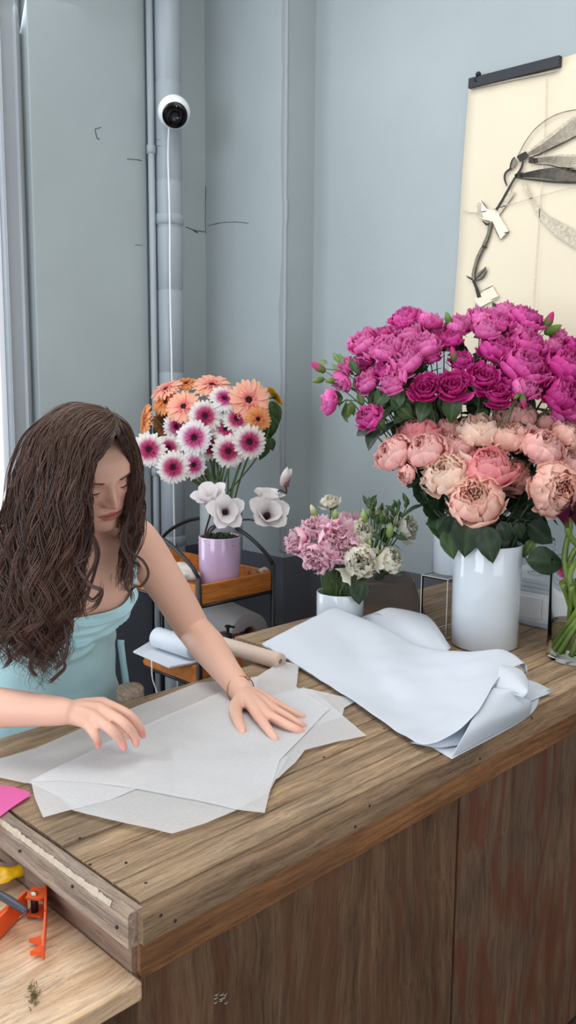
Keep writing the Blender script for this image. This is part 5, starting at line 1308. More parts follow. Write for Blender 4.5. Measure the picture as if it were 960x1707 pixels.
br4 = [D(430, 868, mgd + .02), D(452, 838, mgd + .01), D(465, 818, mgd), D(477, 822, mgd - .01), D(476, 808, mgd - .01)]
for b in (br1, br2, br3, br4): stem_obj(t, b, .0042, .0026, BARK, 'twig')
for (x, y, d, dz, me, zd) in [(352, 832, 64, -.02, MG[1], (-.2, .6, .5)), (376, 853, 56, -.10, MG[0], (.15, .1, 1)), (447, 833, 56, .0, MG[1], (.1, .8, .3)), (446, 858, 68, -.05, MG[2], (.25, .35, .8))]:
    c = D(x, y, mgd + dz); R = d * .62 * mgd / F; z = (RT * zd[0] + UP * zd[1] + (EYE - c).normalized() * zd[2]).normalized()
    b_ = place('bloom', me, t, c, aim(z, FR.uniform(0, 6)), R)
    mbb = MB(); mbb.lathe([(.12, -.35), (.13, -.1), (.09, .05), (.001, .1)], (0, 0, 0), 14); place('flower_centre', mesh_from('magnolia_centre', mbb.v, mbb.f, CENTER), t, c, aim(z), R)
c = D(475, 795, mgd - .01); place('bud', MGB, t, c, aim(UP + RT * .25), .034); place('bud', MGB, t, D(481, 793, mgd), aim(UP + RT * .4), .026)
fc_ = blob('flower_cup', None, None, c - UP * .024, (.014, .014, .012), mat('brown_bud_scale', lin(120, 74, 62), .7), 3, None)
fc_.parent = t; fc_.location = fc_.location - org(t)
ms = MB(); rr = random.Random(4)
for k in range(420):
    a = rr.uniform(0, 6.28); r = POTR * .9 * math.sqrt(rr.random()); p = Vector((PC.x + r * math.cos(a), PC.y + r * math.sin(a), ppz + POTH - .022 + .016 * (1 - (r / POTR) ** 2) + rr.uniform(0, .010)))
    d = Vector((rr.uniform(-1, 1), rr.uniform(-1, 1), rr.uniform(-.2, 1))).normalized() * .012
    ms.tube([p - d, p + Vector((0, 0, .004)), p + d], [.0016, .0026, .0008], 4)
tag(ms.build('moss', mat('dark_moss', lin(46, 62, 36), .9, vary=.3, vscale=60)), 'dark green moss filling the lilac pot', 'moss', kind='stuff')

# ---- callas in the clear vase at the right edge
cd = (Vector((CVC.x, CVC.y, 1.1)) - EYE).dot(FW)
STEMC = mat('thick_calla_stem', lin(104, 126, 52), .4, vary=.25, vscale=20)
BURG = colmat('burgundy_petal', .45, .1)
def calla_mesh():
    mb = MB(); cc = []; rows = []
    for i in range(12):
        v = i / 11; row = []
        for j in range(25):
            a = 2 * math.pi * j / 24 * 1.05; r = .12 + .55 * v ** 1.6 * (1 + .35 * math.cos(a)); z = -1 + 1.55 * v + .35 * v * v * math.cos(a)
            row.append(Vector((r * math.cos(a), r * math.sin(a), z))); cc.append(mixc(cl((84, 100, 50)), cl((92, 16, 52)), (v - .1) * 3) * (.8 + .3 * noise.noise(Vector((j * .4, v * 3, 1)))))
        rows.append(row)
    mb.grid(rows); return mesh_from('calla_bloom', mb.v, mb.f, BURG, True, cc)
CAM_ = calla_mesh(); SPAD = mat('dark_spadix', lin(70, 24, 40), .8)
cal = [(938, 858, -.04, 'burgundy calla leaning left under the drooping peach rose'), (962, 862, -.03, 'burgundy calla at the right picture edge'), (950, 838, .02, 'dark burgundy calla behind the other two'), (985, 850, .0, 'burgundy calla just past the right picture edge'), (1005, 872, .03, 'burgundy calla farthest right in the clear vase')]
rr = random.Random(8)
for k, (x, y, dz, lb_) in enumerate(cal):
    c = D(x, y, cd + dz); zd = (UP * 1.0 + RT * (-.35 + .17 * k) + (EYE - c).normalized() * .35).normalized(); R = .040
    t = thing('calla_lily', lb_, 'flower', c, 'callas in the clear glass vase')
    place('bloom', CAM_, t, c, aim(zd, rr.uniform(0, 6)), R)
    MB().tube([c - zd * R * .5, c + zd * R * .3], [.005, .003], 8).build('spadix', SPAD, t)
    a_ = rr.uniform(0, 6.28); foot = Vector((CVC.x + .05 * math.cos(a_ + 3), CVC.y + .05 * math.sin(a_ + 3), CT + .02)); m_ = Vector((CVC.x + .045 * math.cos(a_), CVC.y + .045 * math.sin(a_), CT + .21))
    stem_obj(t, [foot, m_, c - zd * R * 1.6, c - zd * R * .9], .0075, .0070, STEMC)
t = thing('calla_stem_bundle', 'green calla stems standing in the water of the clear vase', 'stems', (CVC.x, CVC.y, CT + .016))
for k in range(11):
    a_ = k * 2.4; q_ = .058; foot = Vector((CVC.x + q_ * math.cos(a_), CVC.y + q_ * math.sin(a_), CT + .02)); b_ = a_ + 2.2; m_ = Vector((CVC.x + .05 * math.cos(b_), CVC.y + .05 * math.sin(b_), CT + .24))
    m_.z -= .05; MB().tube(catmull([foot, lerp(foot, m_, .5), m_], 6), .0068, 8).build('stem', STEMC, t)
# little pink blossom on the pad
bp = Vector((gc.x - .07, gc.y - .10, pz + .012))
t = thing('blossom', 'tiny bright pink blossom lying on the white paper pad behind the tall vase', 'flower', bp)
place('bloom', LP[0], t, bp, aim(-FW + UP), .018)
bpy.data.objects[t.children[0].name].data = rose_mesh('hot_pink_bloom', cl((220, 40, 120)), cl((240, 90, 160)), cl((248, 130, 186)), 300, 14, 1, .1, .3)
stem_obj(t, [bp + Vector((.01, .03, .0)), bp + Vector((.004, .01, .002)), bp], .0012, .001)
# ---------------------------------------------------------------- the woman behind the counter
V = Vector
PCX = .945
person = thing('person', 'woman with long curly brown hair in pale blue satin dress leaning over the counter', 'person', (PCX, 1.70, 0))
BV, BF = [], []
def addpart(vs, fs):
    b = len(BV); BV.extend(V(v) for v in vs); BF.extend(tuple(b + i for i in f) for f in fs)
def limb(pts, rad, n=6, seg=20, flat=None, flatdir=None):
    """tapered closed limb through joints with rounded ends; flat squashes it along flatdir"""
    P = catmull(pts, n); m = len(P)
    Rr = [float(np.interp(i / (m - 1) * (len(rad) - 1), range(len(rad)), rad)) for i in range(m)]
    vs, fs = [], []
    t0 = (P[1] - P[0]).normalized(); nr = t0.orthogonal().normalized()
    rings = []
    # hemispherical ends
    for k in range(3): rings.append((P[0] - t0 * Rr[0] * math.cos(k / 3 * math.pi / 2), t0, max(.08, math.sin(k / 3 * math.pi / 2)) * Rr[0]))
    for i in range(m):
        t = (P[min(i + 1, m - 1)] - P[max(i - 1, 0)]).normalized(); rings.append((P[i], t, Rr[i]))
    t1 = (P[-1] - P[-2]).normalized()
    for k in range(2, -1, -1): rings.append((P[-1] + t1 * Rr[-1] * math.cos(k / 3 * math.pi / 2), t1, max(.08, math.sin(k / 3 * math.pi / 2)) * Rr[-1]))
    for (p, t, r) in rings:
        nr = (nr - t * nr.dot(t)).normalized(); b = t.cross(nr)
        for k in range(seg):
            a = 2 * math.pi * k / seg; o = nr * (math.cos(a) * r) + b * (math.sin(a) * r)
            if flat: fd = (flatdir - t * flatdir.dot(t)).normalized(); o = o - fd * (o.dot(fd) * (1 - flat))
            vs.append(p + o)
    R = len(rings)
    for i in range(R - 1):
        for k in range(seg):
            k2 = (k + 1) % seg; fs.append((i * seg + k, i * seg + k2, (i + 1) * seg + k2, (i + 1) * seg + k))
    fs.append(tuple(range(seg))[::-1]); fs.append(tuple((R - 1) * seg + k for k in range(seg)))
    addpart(vs, fs)
# ---- torso: rings (z, centre y, half width, front depth, back depth)
TOR = [(.70, 1.735, .165, .115, .125), (.80, 1.735, .175, .115, .130), (.90, 1.725, .165, .110, .120), (.98, 1.700, .148, .100, .100), (1.04, 1.675, .140, .100, .090),
       (1.09, 1.652, .152, .108, .090), (1.14, 1.632, .162, .106, .092), (1.19, 1.612, .163, .090, .090), (1.225, 1.598, .160, .074, .080), (1.25, 1.588, .142, .060, .068), (1.27, 1.578, .085, .052, .058), (1.285, 1.570, .055, .048, .050)]
tz = [r[0] for r in TOR]
def torso(ang, z, grow=0.0):
    """ang 0 = her front (-Y), pi/2 = toward +X"""
    cy, a, bf, bb = [samp(tz, [r[k] for r in TOR], z) for k in (1, 2, 3, 4)]
    s, c = math.sin(ang), math.cos(ang); e = .82
    x = a * math.copysign(abs(s) ** e, s); y = -(bf if c > 0 else bb) * math.copysign(abs(c) ** e, c)
    if c > 0:                                   # bust
        for sx in (-1, 1):
            d2 = ((x - sx * .070) / .052) ** 2 + ((z - 1.090) / .050) ** 2
            y -= .036 * math.exp(-d2)
        y += .004 * math.exp(-(x / .03) ** 2 - ((z - 1.10) / .05) ** 2)
        for sx in (-1, 1):                      # collar bones
            y -= .006 * math.exp(-((z - (1.238 + .10 * abs(x))) / .009) ** 2) * (1 if .015 < abs(x) < .12 else .2)
    p = V((PCX + x, cy + y, z)); n = V((s, -c, 0))
    return p + n * grow
seg = 56; zs = list(np.linspace(.70, 1.285, 48))
vs = [torso(2 * math.pi * k / seg, z) for z in zs for k in range(seg)]
fs = [(i * seg + k, i * seg + (k + 1) % seg, (i + 1) * seg + (k + 1) % seg, (i + 1) * seg + k) for i in range(len(zs) - 1) for k in range(seg)]
fs += [tuple(range(seg))[::-1], tuple((len(zs) - 1) * seg + k for k in range(seg))]
addpart(vs, fs)
# ---- legs and feet
for sx in (-1, 1):
    hx = PCX + sx * .085
    limb([(hx, 1.735, .80), (hx, 1.745, .62), (hx, 1.74, .46), (hx, 1.765, .28), (hx, 1.785, .085)], [.092, .078, .055, .052, .034], seg=16)
    limb([(hx, 1.795, .05), (hx, 1.73, .042), (hx, 1.63, .025)], [.036, .036, .026], seg=14, flat=.75, flatdir=V((0, 0, 1)))
# ---- head
YAW, HP, HR = R_(-95), R_(29), R_(13)
h_ = V((math.cos(YAW), math.sin(YAW), 0)); hr0 = V((math.sin(YAW), -math.cos(YAW), 0)); zz = V((0, 0, 1))
hf = h_ * math.cos(HP) - zz * math.sin(HP); hu0 = zz * math.cos(HP) + h_ * math.sin(HP)
hu = hu0 * math.cos(HR) + hr0 * math.sin(HR); hr = hr0 * math.cos(HR) - hu0 * math.sin(HR)
EYEMID = D(184, 812, 1.685); HS = 1.11
HO = EYEMID - (hf * .082 + hu * .112) * HS
def hd(x, y, z): return HO + (hr * x + hf * y + hu * z) * HS
HZ = [0, .006, .014, .028, .042, .052, .066, .080, .095, .112, .128, .145, .159, .174, .186, .194, .199]
HCY = [.052, .050, .046, .034, .022, .014, .006, 0, 0, 0, 0, 0, -.002, -.006, -.010, -.014, -.016]
HFR = [.012, .026, .036, .050, .063, .071, .078, .083, .085, .084, .088, .087, .082, .070, .050, .028, .004]
HSD = [.014, .026, .036, .046, .053, .056, .061, .065, .069, .071, .072, .073, .071, .062, .046, .027, .004]
HBK = [.014, .030, .042, .052, .062, .068, .076, .084, .090, .094, .098, .100, .098, .086, .064, .036, .004]
def g2(x, z, x0, z0, sx, sz): return math.exp(-((x - x0) / sx) ** 2 - ((z - z0) / sz) ** 2)
def face_add(x, z):
    ax = abs(x); d = 0.0
    # nose
    if z > .070:
        t = max(0, min(1, (.122 - z) / .040)); ridge = lerp(.006, .025, t) if z > .082 else .025 * max(0, 1 - ((.082 - z) / .0095) ** 2) ** .5 if z > .0725 else 0
        if z > .122: ridge = .005 * math.exp(-((z - .122) / .010) ** 2)
        d += ridge * math.exp(-(x / lerp(.0078, .0100, t)) ** 2)
        d += .0100 * g2(ax, z, .0125, .0790, .0055, .0065)
    d -= .0105 * g2(ax, z, .0315, .1115, .0150, .0110)     # sockets
    d += .0075 * g2(ax, z, .0315, .1085, .0125, .0085)     # lowered lids
    d += .0030 * g2(ax, z, .030, .1290, .020, .006)        # brows
    d += .0030 * g2(ax, z, .044, .0860, .018, .014)        # cheeks
    d += .0058 * g2(x, z, 0, .0565, .019, .0046) - .0016 * g2(x, z, 0, .061, .003, .005)
    d += .0068 * g2(x, z, 0, .0452, .016, .0050)
    d -= .0042 * g2(x, z, 0, .0508, .023, .0018)
    d -= .0030 * g2(x, z, 0, .0365, .018, .0050)
    d += .0045 * g2(x, z, 0, .0200, .014, .010)
    d -= .0015 * g2(x, z, 0, .066, .0028, .0050)
    return d
def headpt(phi, z):
    """phi 0 = forward, positive toward her right"""
    f, s, b, cy = [samp(HZ, q, z) for q in (HFR, HSD, HBK, HCY)]
    c, sn = math.cos(phi), math.sin(phi); e = .92
    x = s * math.copysign(abs(sn) ** e, sn); y = (f if c > 0 else b) * math.copysign(abs(c) ** e, c)
    if c > 0: y += face_add(x, z) * min(1, c * 2.2)
    return (x, cy + y, z)
seg = 120; zs = [HZ[-1] * (1 - math.cos(math.pi * (k / 110))) / 2 for k in range(111)]
vs = [hd(*headpt(2 * math.pi * k / seg, z)) for z in zs for k in range(seg)]
fs = [(i * seg + k, i * seg + (k + 1) % seg, (i + 1) * seg + (k + 1) % seg, (i + 1) * seg + k) for i in range(len(zs) - 1) for k in range(seg)]
fs += [tuple(range(seg))[::-1], tuple((len(zs) - 1) * seg + k for k in range(seg))]
if (hr.cross(hf)).dot(hu) < 0: pass
addpart(vs, fs)
# neck and ears
limb([V((PCX, 1.585, 1.225)), lerp(V((PCX, 1.57, 1.28)), hd(0, -.02, .03), .45), hd(0, -.018, .055), hd(0, -.015, .09)], [.062, .050, .051, .05], seg=24)
for sx in (-1, 1):
    limb([hd(sx * .070, -.004, .080), hd(sx * .076, -.012, .10), hd(sx * .075, -.010, .125)], [.007, .012, .012], seg=12, flat=.45, flatdir=hr)
# ---- left arm (on the counter)
LS = V((PCX + .160, 1.585, 1.222)); LE = V((1.243, 1.555, 1.000)); LW_ = Z(404, 1153, .929)
limb([V((PCX + .11, 1.592, 1.228)), LS, lerp(LS, LE, .5) + V((.004, -.006, -.002)), LE], [.052, .052, .045, .040], seg=24)
limb([LE, lerp(LE, LW_, .30) + V((.004, .0, -.002)), lerp(LE, LW_, .7), LW_], [.039, .041, .031, .0245], seg=24)
def finger(pts, rads): limb(pts, rads, n=5, seg=14)
zt_ = CT + .0105
kI, kM, kR, kP = Z(433, 1196, .924), Z(447, 1192, .9265), Z(458, 1184, .9255), Z(462, 1175, .922)
for k_, r_ in ((kI, .0115), (kM, .012), (kR, .0115), (kP, .0105)): limb([LW_, lerp(LW_, k_, .5) + V((0, 0, .003)), k_], [.0185, .0145, r_], seg=14)
limb([LW_ + V((0, 0, -.003)), lerp(LW_, kM, .5) + V((0, 0, -.004)), lerp(LW_, kM, .85) + V((0, 0, -.006))], [.0205, .023, .018], seg=18, flat=.6, flatdir=V((0, 0, 1)))
finger([kI, Z(445, 1213, .9205), Z(454, 1225, .915), Z(460, 1232, zt_)], [.0108, .0092, .0082, .0066])
finger([kM, Z(474, 1206, .9225), Z(491, 1214, .917), Z(503, 1219, zt_)], [.0112, .0096, .0085, .0068])
finger([kR, Z(482, 1197, .9215), Z(497, 1206, .916), Z(507, 1210.5, zt_)], [.0108, .0092, .0082, .0066])
finger([kP, Z(481, 1184, .918), Z(495, 1191, .9145), Z(506, 1195, zt_)], [.0098, .0082, .0073, .0060])
limb([lerp(LW_, kI, .10) + V((-.004, .0, -.004)), Z(393, 1180, .920), Z(396, 1199, .917), Z(403, 1216, .9115), Z(404.5, 1220, zt_)], [.0165, .0145, .0115, .0092, .0075], seg=16)
NAILS = [(Z(460, 1231, .918), .006), (Z(503, 1217, .919), .006), (Z(507, 1209, .918), .006), (Z(506, 1194, .917), .005), (Z(405, 1219, .920), .007)]
# ---- right arm (moving above the paper)
RS = V((PCX - .160, 1.590, 1.228)); RW = Z(108, 1186, 1.005)
RE = V((.618, 1.470, 1.000))
limb([V((PCX - .11, 1.595, 1.232)), RS, lerp(RS, RE, .5), RE], [.052, .052, .045, .039], seg=24)
limb([RE, lerp(RE, RW, .32), lerp(RE, RW, .7), RW], [.038, .0385, .030, .0235], seg=24)
rk = [Z(172, 1172, 1.004), Z(166, 1181, 1.003), Z(156, 1194, .997), Z(145, 1206, .988)]      # index .. little
for k_, r_ in zip(rk, (.0115, .0118, .0112, .0102)): limb([RW, lerp(RW, k_, .5) + V((0, 0, .002)), k_], [.018, .0145, r_], seg=14)
limb([RW, lerp(RW, rk[1], .5) + V((0, 0, -.008)), lerp(rk[1], rk[2], .4) + V((0, 0, -.009))], [.020, .022, .017], seg=18)
finger([rk[0], Z(212, 1190, .992), Z(231, 1210, .968), Z(238, 1226, .948)], [.0108, .0092, .0082, .0066])
finger([rk[1], Z(203, 1203, .990), Z(222, 1224, .962), Z(227, 1240, .944)], [.0112, .0095, .0084, .0068])
finger([rk[2], Z(184, 1216, .982), Z(201, 1234, .957), Z(207, 1247, .942)], [.0106, .0090, .0080, .0066])
finger([rk[3], Z(158, 1225, .972), Z(163, 1236, .956), Z(164, 1243, .946)], [.0096, .0080, .0072, .0060])
limb([lerp(RW, rk[0], .15), Z(168, 1180, .986), Z(196, 1206, .962), Z(214, 1226, .944)], [.015, .0130, .0105, .0080], seg=14)
NAILS += [(Z(238, 1226, .953), .008), (Z(227, 1241, .95), .008), (Z(207, 1247, .947), .008), (Z(164, 1243, .951), .007)]
# ---- one continuous skin
me0 = mesh_from('body_raw', BV, BF, M['white'])
bm = bmesh.new(); bm.from_mesh(me0); bmesh.ops.recalc_face_normals(bm, faces=list(bm.faces)); bm.to_mesh(me0); bm.free()
tmp = bpy.data.objects.new('body_raw', me0); COL.objects.link(tmp)
rm = tmp.modifiers.new('r', 'REMESH'); rm.mode = 'VOXEL'; rm.voxel_size = .0026; rm.use_smooth_shade = True
sm = tmp.modifiers.new('s', 'SMOOTH'); sm.factor = .5; sm.iterations = 4
dg = bpy.context.evaluated_depsgraph_get(); dg.update()
bme = bpy.data.meshes.new_from_object(tmp.evaluated_get(dg), depsgraph=dg); bme.name = 'body'
bpy.data.objects.remove(tmp); bpy.data.meshes.remove(me0)
nv = len(bme.vertices); co = np.empty(nv * 3, np.float32); bme.vertices.foreach_get('co', co); co = co.reshape(-1, 3)
rel = (co - np.array(HO)) / HS; hx_, hy_, hz_ = rel @ np.array(hr), rel @ np.array(hf), rel @ np.array(hu)
skin = np.tile(np.array(lin(224, 177, 156)[:3]), (nv, 1))
nz = np.array([noise.noise(V(c) * 14) for c in co[::1]]) if nv < 400000 else np.zeros(nv)
skin *= (1 + .04 * nz)[:, None]
def blend(mask, col, k=1.0):
    global skin
    m = np.clip(mask * k, 0, 1)[:, None]; skin = skin * (1 - m) + np.array(lin(*col)[:3]) * m
front = (hy_ > .03) & (np.abs(hx_) < .08) & (hz_ > -.02) & (hz_ < .23)
G = lambda x, z, x0, z0, sx, sz: np.exp(-((x - x0) / sx) ** 2 - ((z - z0) / sz) ** 2)
ax_ = np.abs(hx_)
blend(front * G(ax_, hz_, .042, .080, .022, .020), (214, 134, 122), .55)
blend(front * G(hx_, hz_, 0, .080, .014, .012), (214, 138, 124), .45)
lw = .0245 * np.sqrt(np.clip(1 - (hx_ / .0245) ** 2, 0, 1))
up_ = front & (np.abs(hx_) < .0238) & (hz_ > .0500) & (hz_ < .0500 + .0098 * (1 - (np.abs(hx_) / .025) ** 1.6) - .0016 * np.exp(-(hx_ / .003) ** 2))
lo_ = front & (np.abs(hx_) < .0225) & (hz_ <= .0502) & (hz_ > .0502 - .0108 * (1 - (np.abs(hx_) / .024) ** 2))
blend((up_ | lo_).astype(float), (176, 92, 88), .85)
blend(front * G(hx_, hz_, 0, .0506, .022, .0011), (110, 50, 50), .8)
blend(front * G(ax_, hz_, .0315, .113, .015, .006), (190, 130, 116), .4)
blend(front * G(ax_, hz_, .0085, .0735, .0035, .002), (120, 60, 52), .8)
for p, r in NAILS:
    d = np.linalg.norm(co - np.array(p), axis=1); blend(np.exp(-(d / (r * 1.5)) ** 2), (226, 128, 126), .75)
for k_ in (kI, kM, kR, kP): 
    d = np.linalg.norm(co - np.array(k_), axis=1); blend(np.exp(-(d / .014) ** 2), (218, 150, 134), .35)
SKIN = colmat('skin', .50, 0, .08, .10, 900, .35)
while len(bme.materials): bme.materials.pop()
bme.materials.append(SKIN)
po0 = V(person.location)
a = bme.color_attributes.new('Col', 'FLOAT_COLOR', 'POINT'); a.data.foreach_set('color', np.c_[skin, np.ones(nv)].astype(np.float32).ravel())
co2 = co - np.array(po0, dtype=np.float32); bme.vertices.foreach_set('co', co2.ravel()); bme.update()
body = link('body', bme, person)
# ---- brows and lashes
HAIRC = [lin(48, 33, 28), lin(70, 48, 39), lin(92, 66, 53), lin(36, 25, 23)]
BROW = mat('brow_hair', lin(84, 58, 48), .6)
def surf(x, z, off=0.0):
    f, s, b, cy = [samp(HZ, q, z) for q in (HFR, HSD, HBK, HCY)]
    sn = max(-1, min(1, math.copysign((abs(x) / s) ** (1 / .92), x))); c = math.sqrt(max(0, 1 - sn * sn))
    y = f * c ** .92 + face_add(x, z) * min(1, c * 2.2); return hd(x, cy + y + off, z)
for sx in (-1, 1):
    mb = MB(); rr = random.Random(6)
    for k in range(46):
        t = k / 45; x = sx * lerp(.014, .050, t); z = .1268 + .0055 * math.sin(t * 2.4) - .004 * t + rr.uniform(-.0016, .0016) * (1 - t * .7)
        p = surf(x, z, .0006); q = surf(x + sx * .005, z + .0022 - .0035 * t, .0010)
        mb.tube([p, lerp(p, q, .5) + hf * .0004, q], [.0007, .0008, .0003], 4)
    mb.build('eyebrow', BROW, person)
    mb = MB(); L = []
    for k in range(13):
        t = k / 12; x = sx * lerp(.0185, .0450, t); z = .1045 - .0035 * math.sin(math.pi * t) + .002 * t; L.append(surf(x, z, .0007))
    mb.tube(L, [.0005 + .0011 * math.sin(math.pi * k / 12) for k in range(13)], 5)
    for k in range(2, 12):
        p = L[k]; mb.tube([p, p + hf * .004 - hu * .0035 + hr * sx * .0014, p + hf * .0065 - hu * .0038 + hr * sx * .003], [.00035, .0003, .0001], 4)
    mb.build('eyelash', BROW, person)
# ---- dress
SATIN = NT('pale_blue_satin'); SATIN.p.inputs['Base Color'].default_value = lin(180, 222, 229); SATIN.p.inputs['Roughness'].default_value = .38; SATIN.p.inputs['Sheen Weight'].default_value = .25; SATIN.p.inputs['Specular IOR Level'].default_value = .5
SATIN.p.inputs['Anisotropic'].default_value = .4
co_ = SATIN.n('ShaderNodeTexCoord'); nn = SATIN.n('ShaderNodeTexNoise', i_Scale=26.0, i_Detail=3.0); mpp = SATIN.n('ShaderNodeMapping'); mpp.inputs['Scale'].default_value = (1, 1, .45); SATIN.l(co_, 'Object', mpp, 'Vector'); SATIN.l(mpp, 'Vector', nn, 'Vector')
bb_ = SATIN.n('ShaderNodeBump', i_Strength=.25, i_Distance=.006); SATIN.l(nn, 'Fac', bb_, 'Height'); SATIN.l(bb_, 'Normal', SATIN.p, 'Normal')
SATIN = SATIN.m
def neckline(ang):
    c = math.cos(ang); s = abs(math.sin(ang))
    if c > 0: return 1.098 + .046 * s ** 2.0 + .012 * math.exp(-((s - .55) / .25) ** 2) - .006 * math.exp(-(s / .18) ** 2)
    return 1.150 + .020 * s ** 2
seg = 144; rows = []
for i in range(120):
    v = i / 119; row = []
    for k in range(seg + 1):
        ang = 2 * math.pi * k / seg + math.pi; zt = neckline(ang); z = lerp(zt, .30, v ** 2.2)
        zc = max(z, .78); g = .0065
        c = math.cos(ang)
        # draped cowl folds under the neckline, pulls at the waist, skirt pleats
        if c > 0:
            dd = zt - z; sw = math.sin(ang)
            g += .007 * math.exp(-(dd / .050) ** 2) * max(0, 1 - (sw / .8) ** 2)
            for kf, (dp, wd_, am_) in enumerate([(.022, .006, .012), (.046, .007, .014), (.076, .008, .013), (.108, .010, .009)]):
                cx_ = sw - .10 * (-1) ** kf; d0 = dp * (1 - (cx_ / .85) ** 2) + .006 * noise.noise(V((sw * 3, kf * 5, 0))); g += am_ * math.exp(-((dd - d0) / wd_) ** 2) * max(0, 1 - (cx_ / .9) ** 2)
        g += .0035 * noise.noise(V((math.sin(ang) * 3, c * 3, z * 14))) + .0030 * math.sin(z * 120 + 9 * math.sin(ang)) * math.exp(-((z - 1.03) / .05) ** 2)
        p = torso(ang, zc, g)
        if z < .90:
            fl = (.90 - z); n_ = V((math.sin(ang), -c * .75, 0)); p = V((p.x, p.y, z)) + n_ * (fl * .17 + .020 * fl / .6 * math.sin(ang * 11 + 1.5 * math.sin(ang * 3)))
            if p.y < 1.512: p.y = 1.512 + .004 * noise.noise(V((p.x * 20, z * 10, 0)))
        row.append(p)
    rows.append(row)
dress = MB().grid(rows).build('dress', SATIN, person); solid(dress, .0012, 1)
def on_torso(ang, z, g=.004): return torso(ang, z, g)
for sx in (-1, 1):
    P = []
    for k in range(9):
        t = k / 8; ang = sx * lerp(.86, .80, t); z = lerp(neckline(sx * .86) - .004, 1.236, t); P.append(torso(ang, z, .0055))
    xs_ = P[-1].x
    for t in np.linspace(.15, 1, 8): P.append(V((xs_ - sx * .004 * t, lerp(P[8].y, 1.63, t), 1.236 + .050 * math.sin(math.pi * (t * .82 + .10)) - .012)))
    for t in np.linspace(.1, 1, 7): z = lerp(1.235, 1.152, t); P.append(torso(sx * lerp(2.3, 2.25, t), z, .0055))
    # flat ribbon strap
    mb = MB(); L, Rr_ = [], []; Pc = catmull(P, 3)
    for i, p in enumerate(Pc):
        tt = (Pc[min(i + 1, len(Pc) - 1)] - Pc[max(i - 1, 0)]).normalized(); w = V((1, 0, 0)); w = (w - tt * w.dot(tt)).normalized() * .0055; L.append(p + w); Rr_.append(p - w)
    mb.grid([L, Rr_]); solid(mb.build('strap', SATIN, person), .0018, 0)
# hanging tie ribbon at her side
mb = MB(); L, R2 = [], []
for k in range(12):
    t = k / 11; p = torso(1.0, lerp(.99, .86, t), .012 + .010 * t); L.append(p); R2.append(p + V((.010, -.012, .0)) + V((0, 0, .003 * math.sin(k))))
mb.grid([L, R2]); solid(mb.build('tie_ribbon', SATIN, person), .0012)
# ---- bracelet
GOLD = mat('rose_gold', lin(176, 128, 96), .3, .85)
bd = (Z(447, 1192, .926) - LW_).normalized(); q = bd.to_track_quat('Z', 'Y').to_matrix()
wc = LW_ - bd * .012
mb = MB(); ringp = []
for k in range(33):
    a_ = 2 * math.pi * k / 32; ringp.append(wc + q @ V((.0300 * math.cos(a_), .0295 * math.sin(a_), .003 * math.sin(a_ * 2))))
mb.tube(ringp, .0015, 6); br = mb.build('bracelet', GOLD, person)
ch = min(ringp, key=lambda p: (p - D(424, 1144, 1.8)).length)
mb = MB(); mb.lathe([(.001, -.002), (.006, -.0015), (.0068, 0), (.006, .002), (.003, .003), (.0001, .0028)], ch, 16, (ch - wc).normalized().to_track_quat('Z', 'Y').to_matrix()); mb.build('charm', GOLD, br)
# ---- earring
mb = MB(); mb.tube([hd(-.074, -.004, .078), hd(-.076, -.002, .070), hd(-.076, 0, .062)], [.0012, .0018, .0026], 8); mb.build('earring', mat('silver', lin(220, 220, 224), .2, .9), person)

# ---------------------------------------------------------------- hair: one long mass of curled locks
HRR = random.Random(31)
HV, HF_, HCOL = [], [], []
def strand(P, r0, col, tipc):
    n = len(P); b = len(HV)
    for i, p in enumerate(P):
        t = (P[min(i + 1, n - 1)] - P[max(i - 1, 0)]).normalized(); u = t.orthogonal().normalized() if i == 0 else (u - t * u.dot(t)).normalized(); w = t.cross(u)
        f = i / (n - 1); r = r0 * min(1, .08 + f * 7) * (1 - f ** 5 * .85)
        for k in range(3):
            a_ = 2.0944 * k; HV.append(p + u * (r * math.cos(a_)) + w * (r * math.sin(a_))); HCOL.append(col * (1 - f) + tipc * f)
        if i: 
            q0 = b + (i - 1) * 3; q1 = b + i * 3
            for k in range(3): HF_.append((q0 + k, q0 + (k + 1) % 3, q1 + (k + 1) % 3, q1 + k))
def lock(guide, n, spread, wave, turns, r=.0009, step=34, seed=0, tight=1.0, col=None):
    rr = random.Random(seed); G_ = catmull(guide, 8); m = len(G_)
    ph = rr.uniform(0, 6.28); hand = rr.choice((-1, 1))
    base = V(lin(66, 47, 40)[:3]) * rr.uniform(.45, 1.9) if col is None else col
    warm = V(lin(86, 52, 38)[:3]) * rr.uniform(.6, 1.25)
    for s_ in range(n):
        oa = rr.uniform(0, 6.28); orr = spread * math.sqrt(rr.random()); pj = rr.uniform(-.5, .5); wj = rr.uniform(.75, 1.25); ln = rr.uniform(.82, 1.0)
        P = []
        for i in range(step):
            f = i / (step - 1) * ln; x = f * (m - 1); j = min(int(x), m - 2); p = lerp(G_[j], G_[j + 1], x - j)
            t = (G_[min(j + 2, m - 1)] - G_[max(j - 1, 0)]).normalized(); u = t.cross(FW).normalized(); w = t.cross(u)
            am = wave * wj * max(0, f - .10) ** 1.0 * 1.25; an = ph + pj + hand * turns * 2 * math.pi * f ** 1.15
            sp = orr * (.55 + .75 * f) * (1 if f < .85 else 1 - (f - .85) * 3.0 * tight)
            P.append(p + u * (math.cos(an) * am + math.cos(oa) * sp) + w * (math.sin(an) * am * .75 + math.sin(oa) * sp))
        c = base * rr.uniform(.6, 1.45); strand(P, r * rr.uniform(.7, 1.25), c, c * .5 + warm * .6)
# scalp cap under the locks
def scalp(phi, z, off): x, y, zz_ = headpt(phi, z); k = 1 + off / .08; return hd(x * k, y * k, .112 + (zz_ - .112) * k)
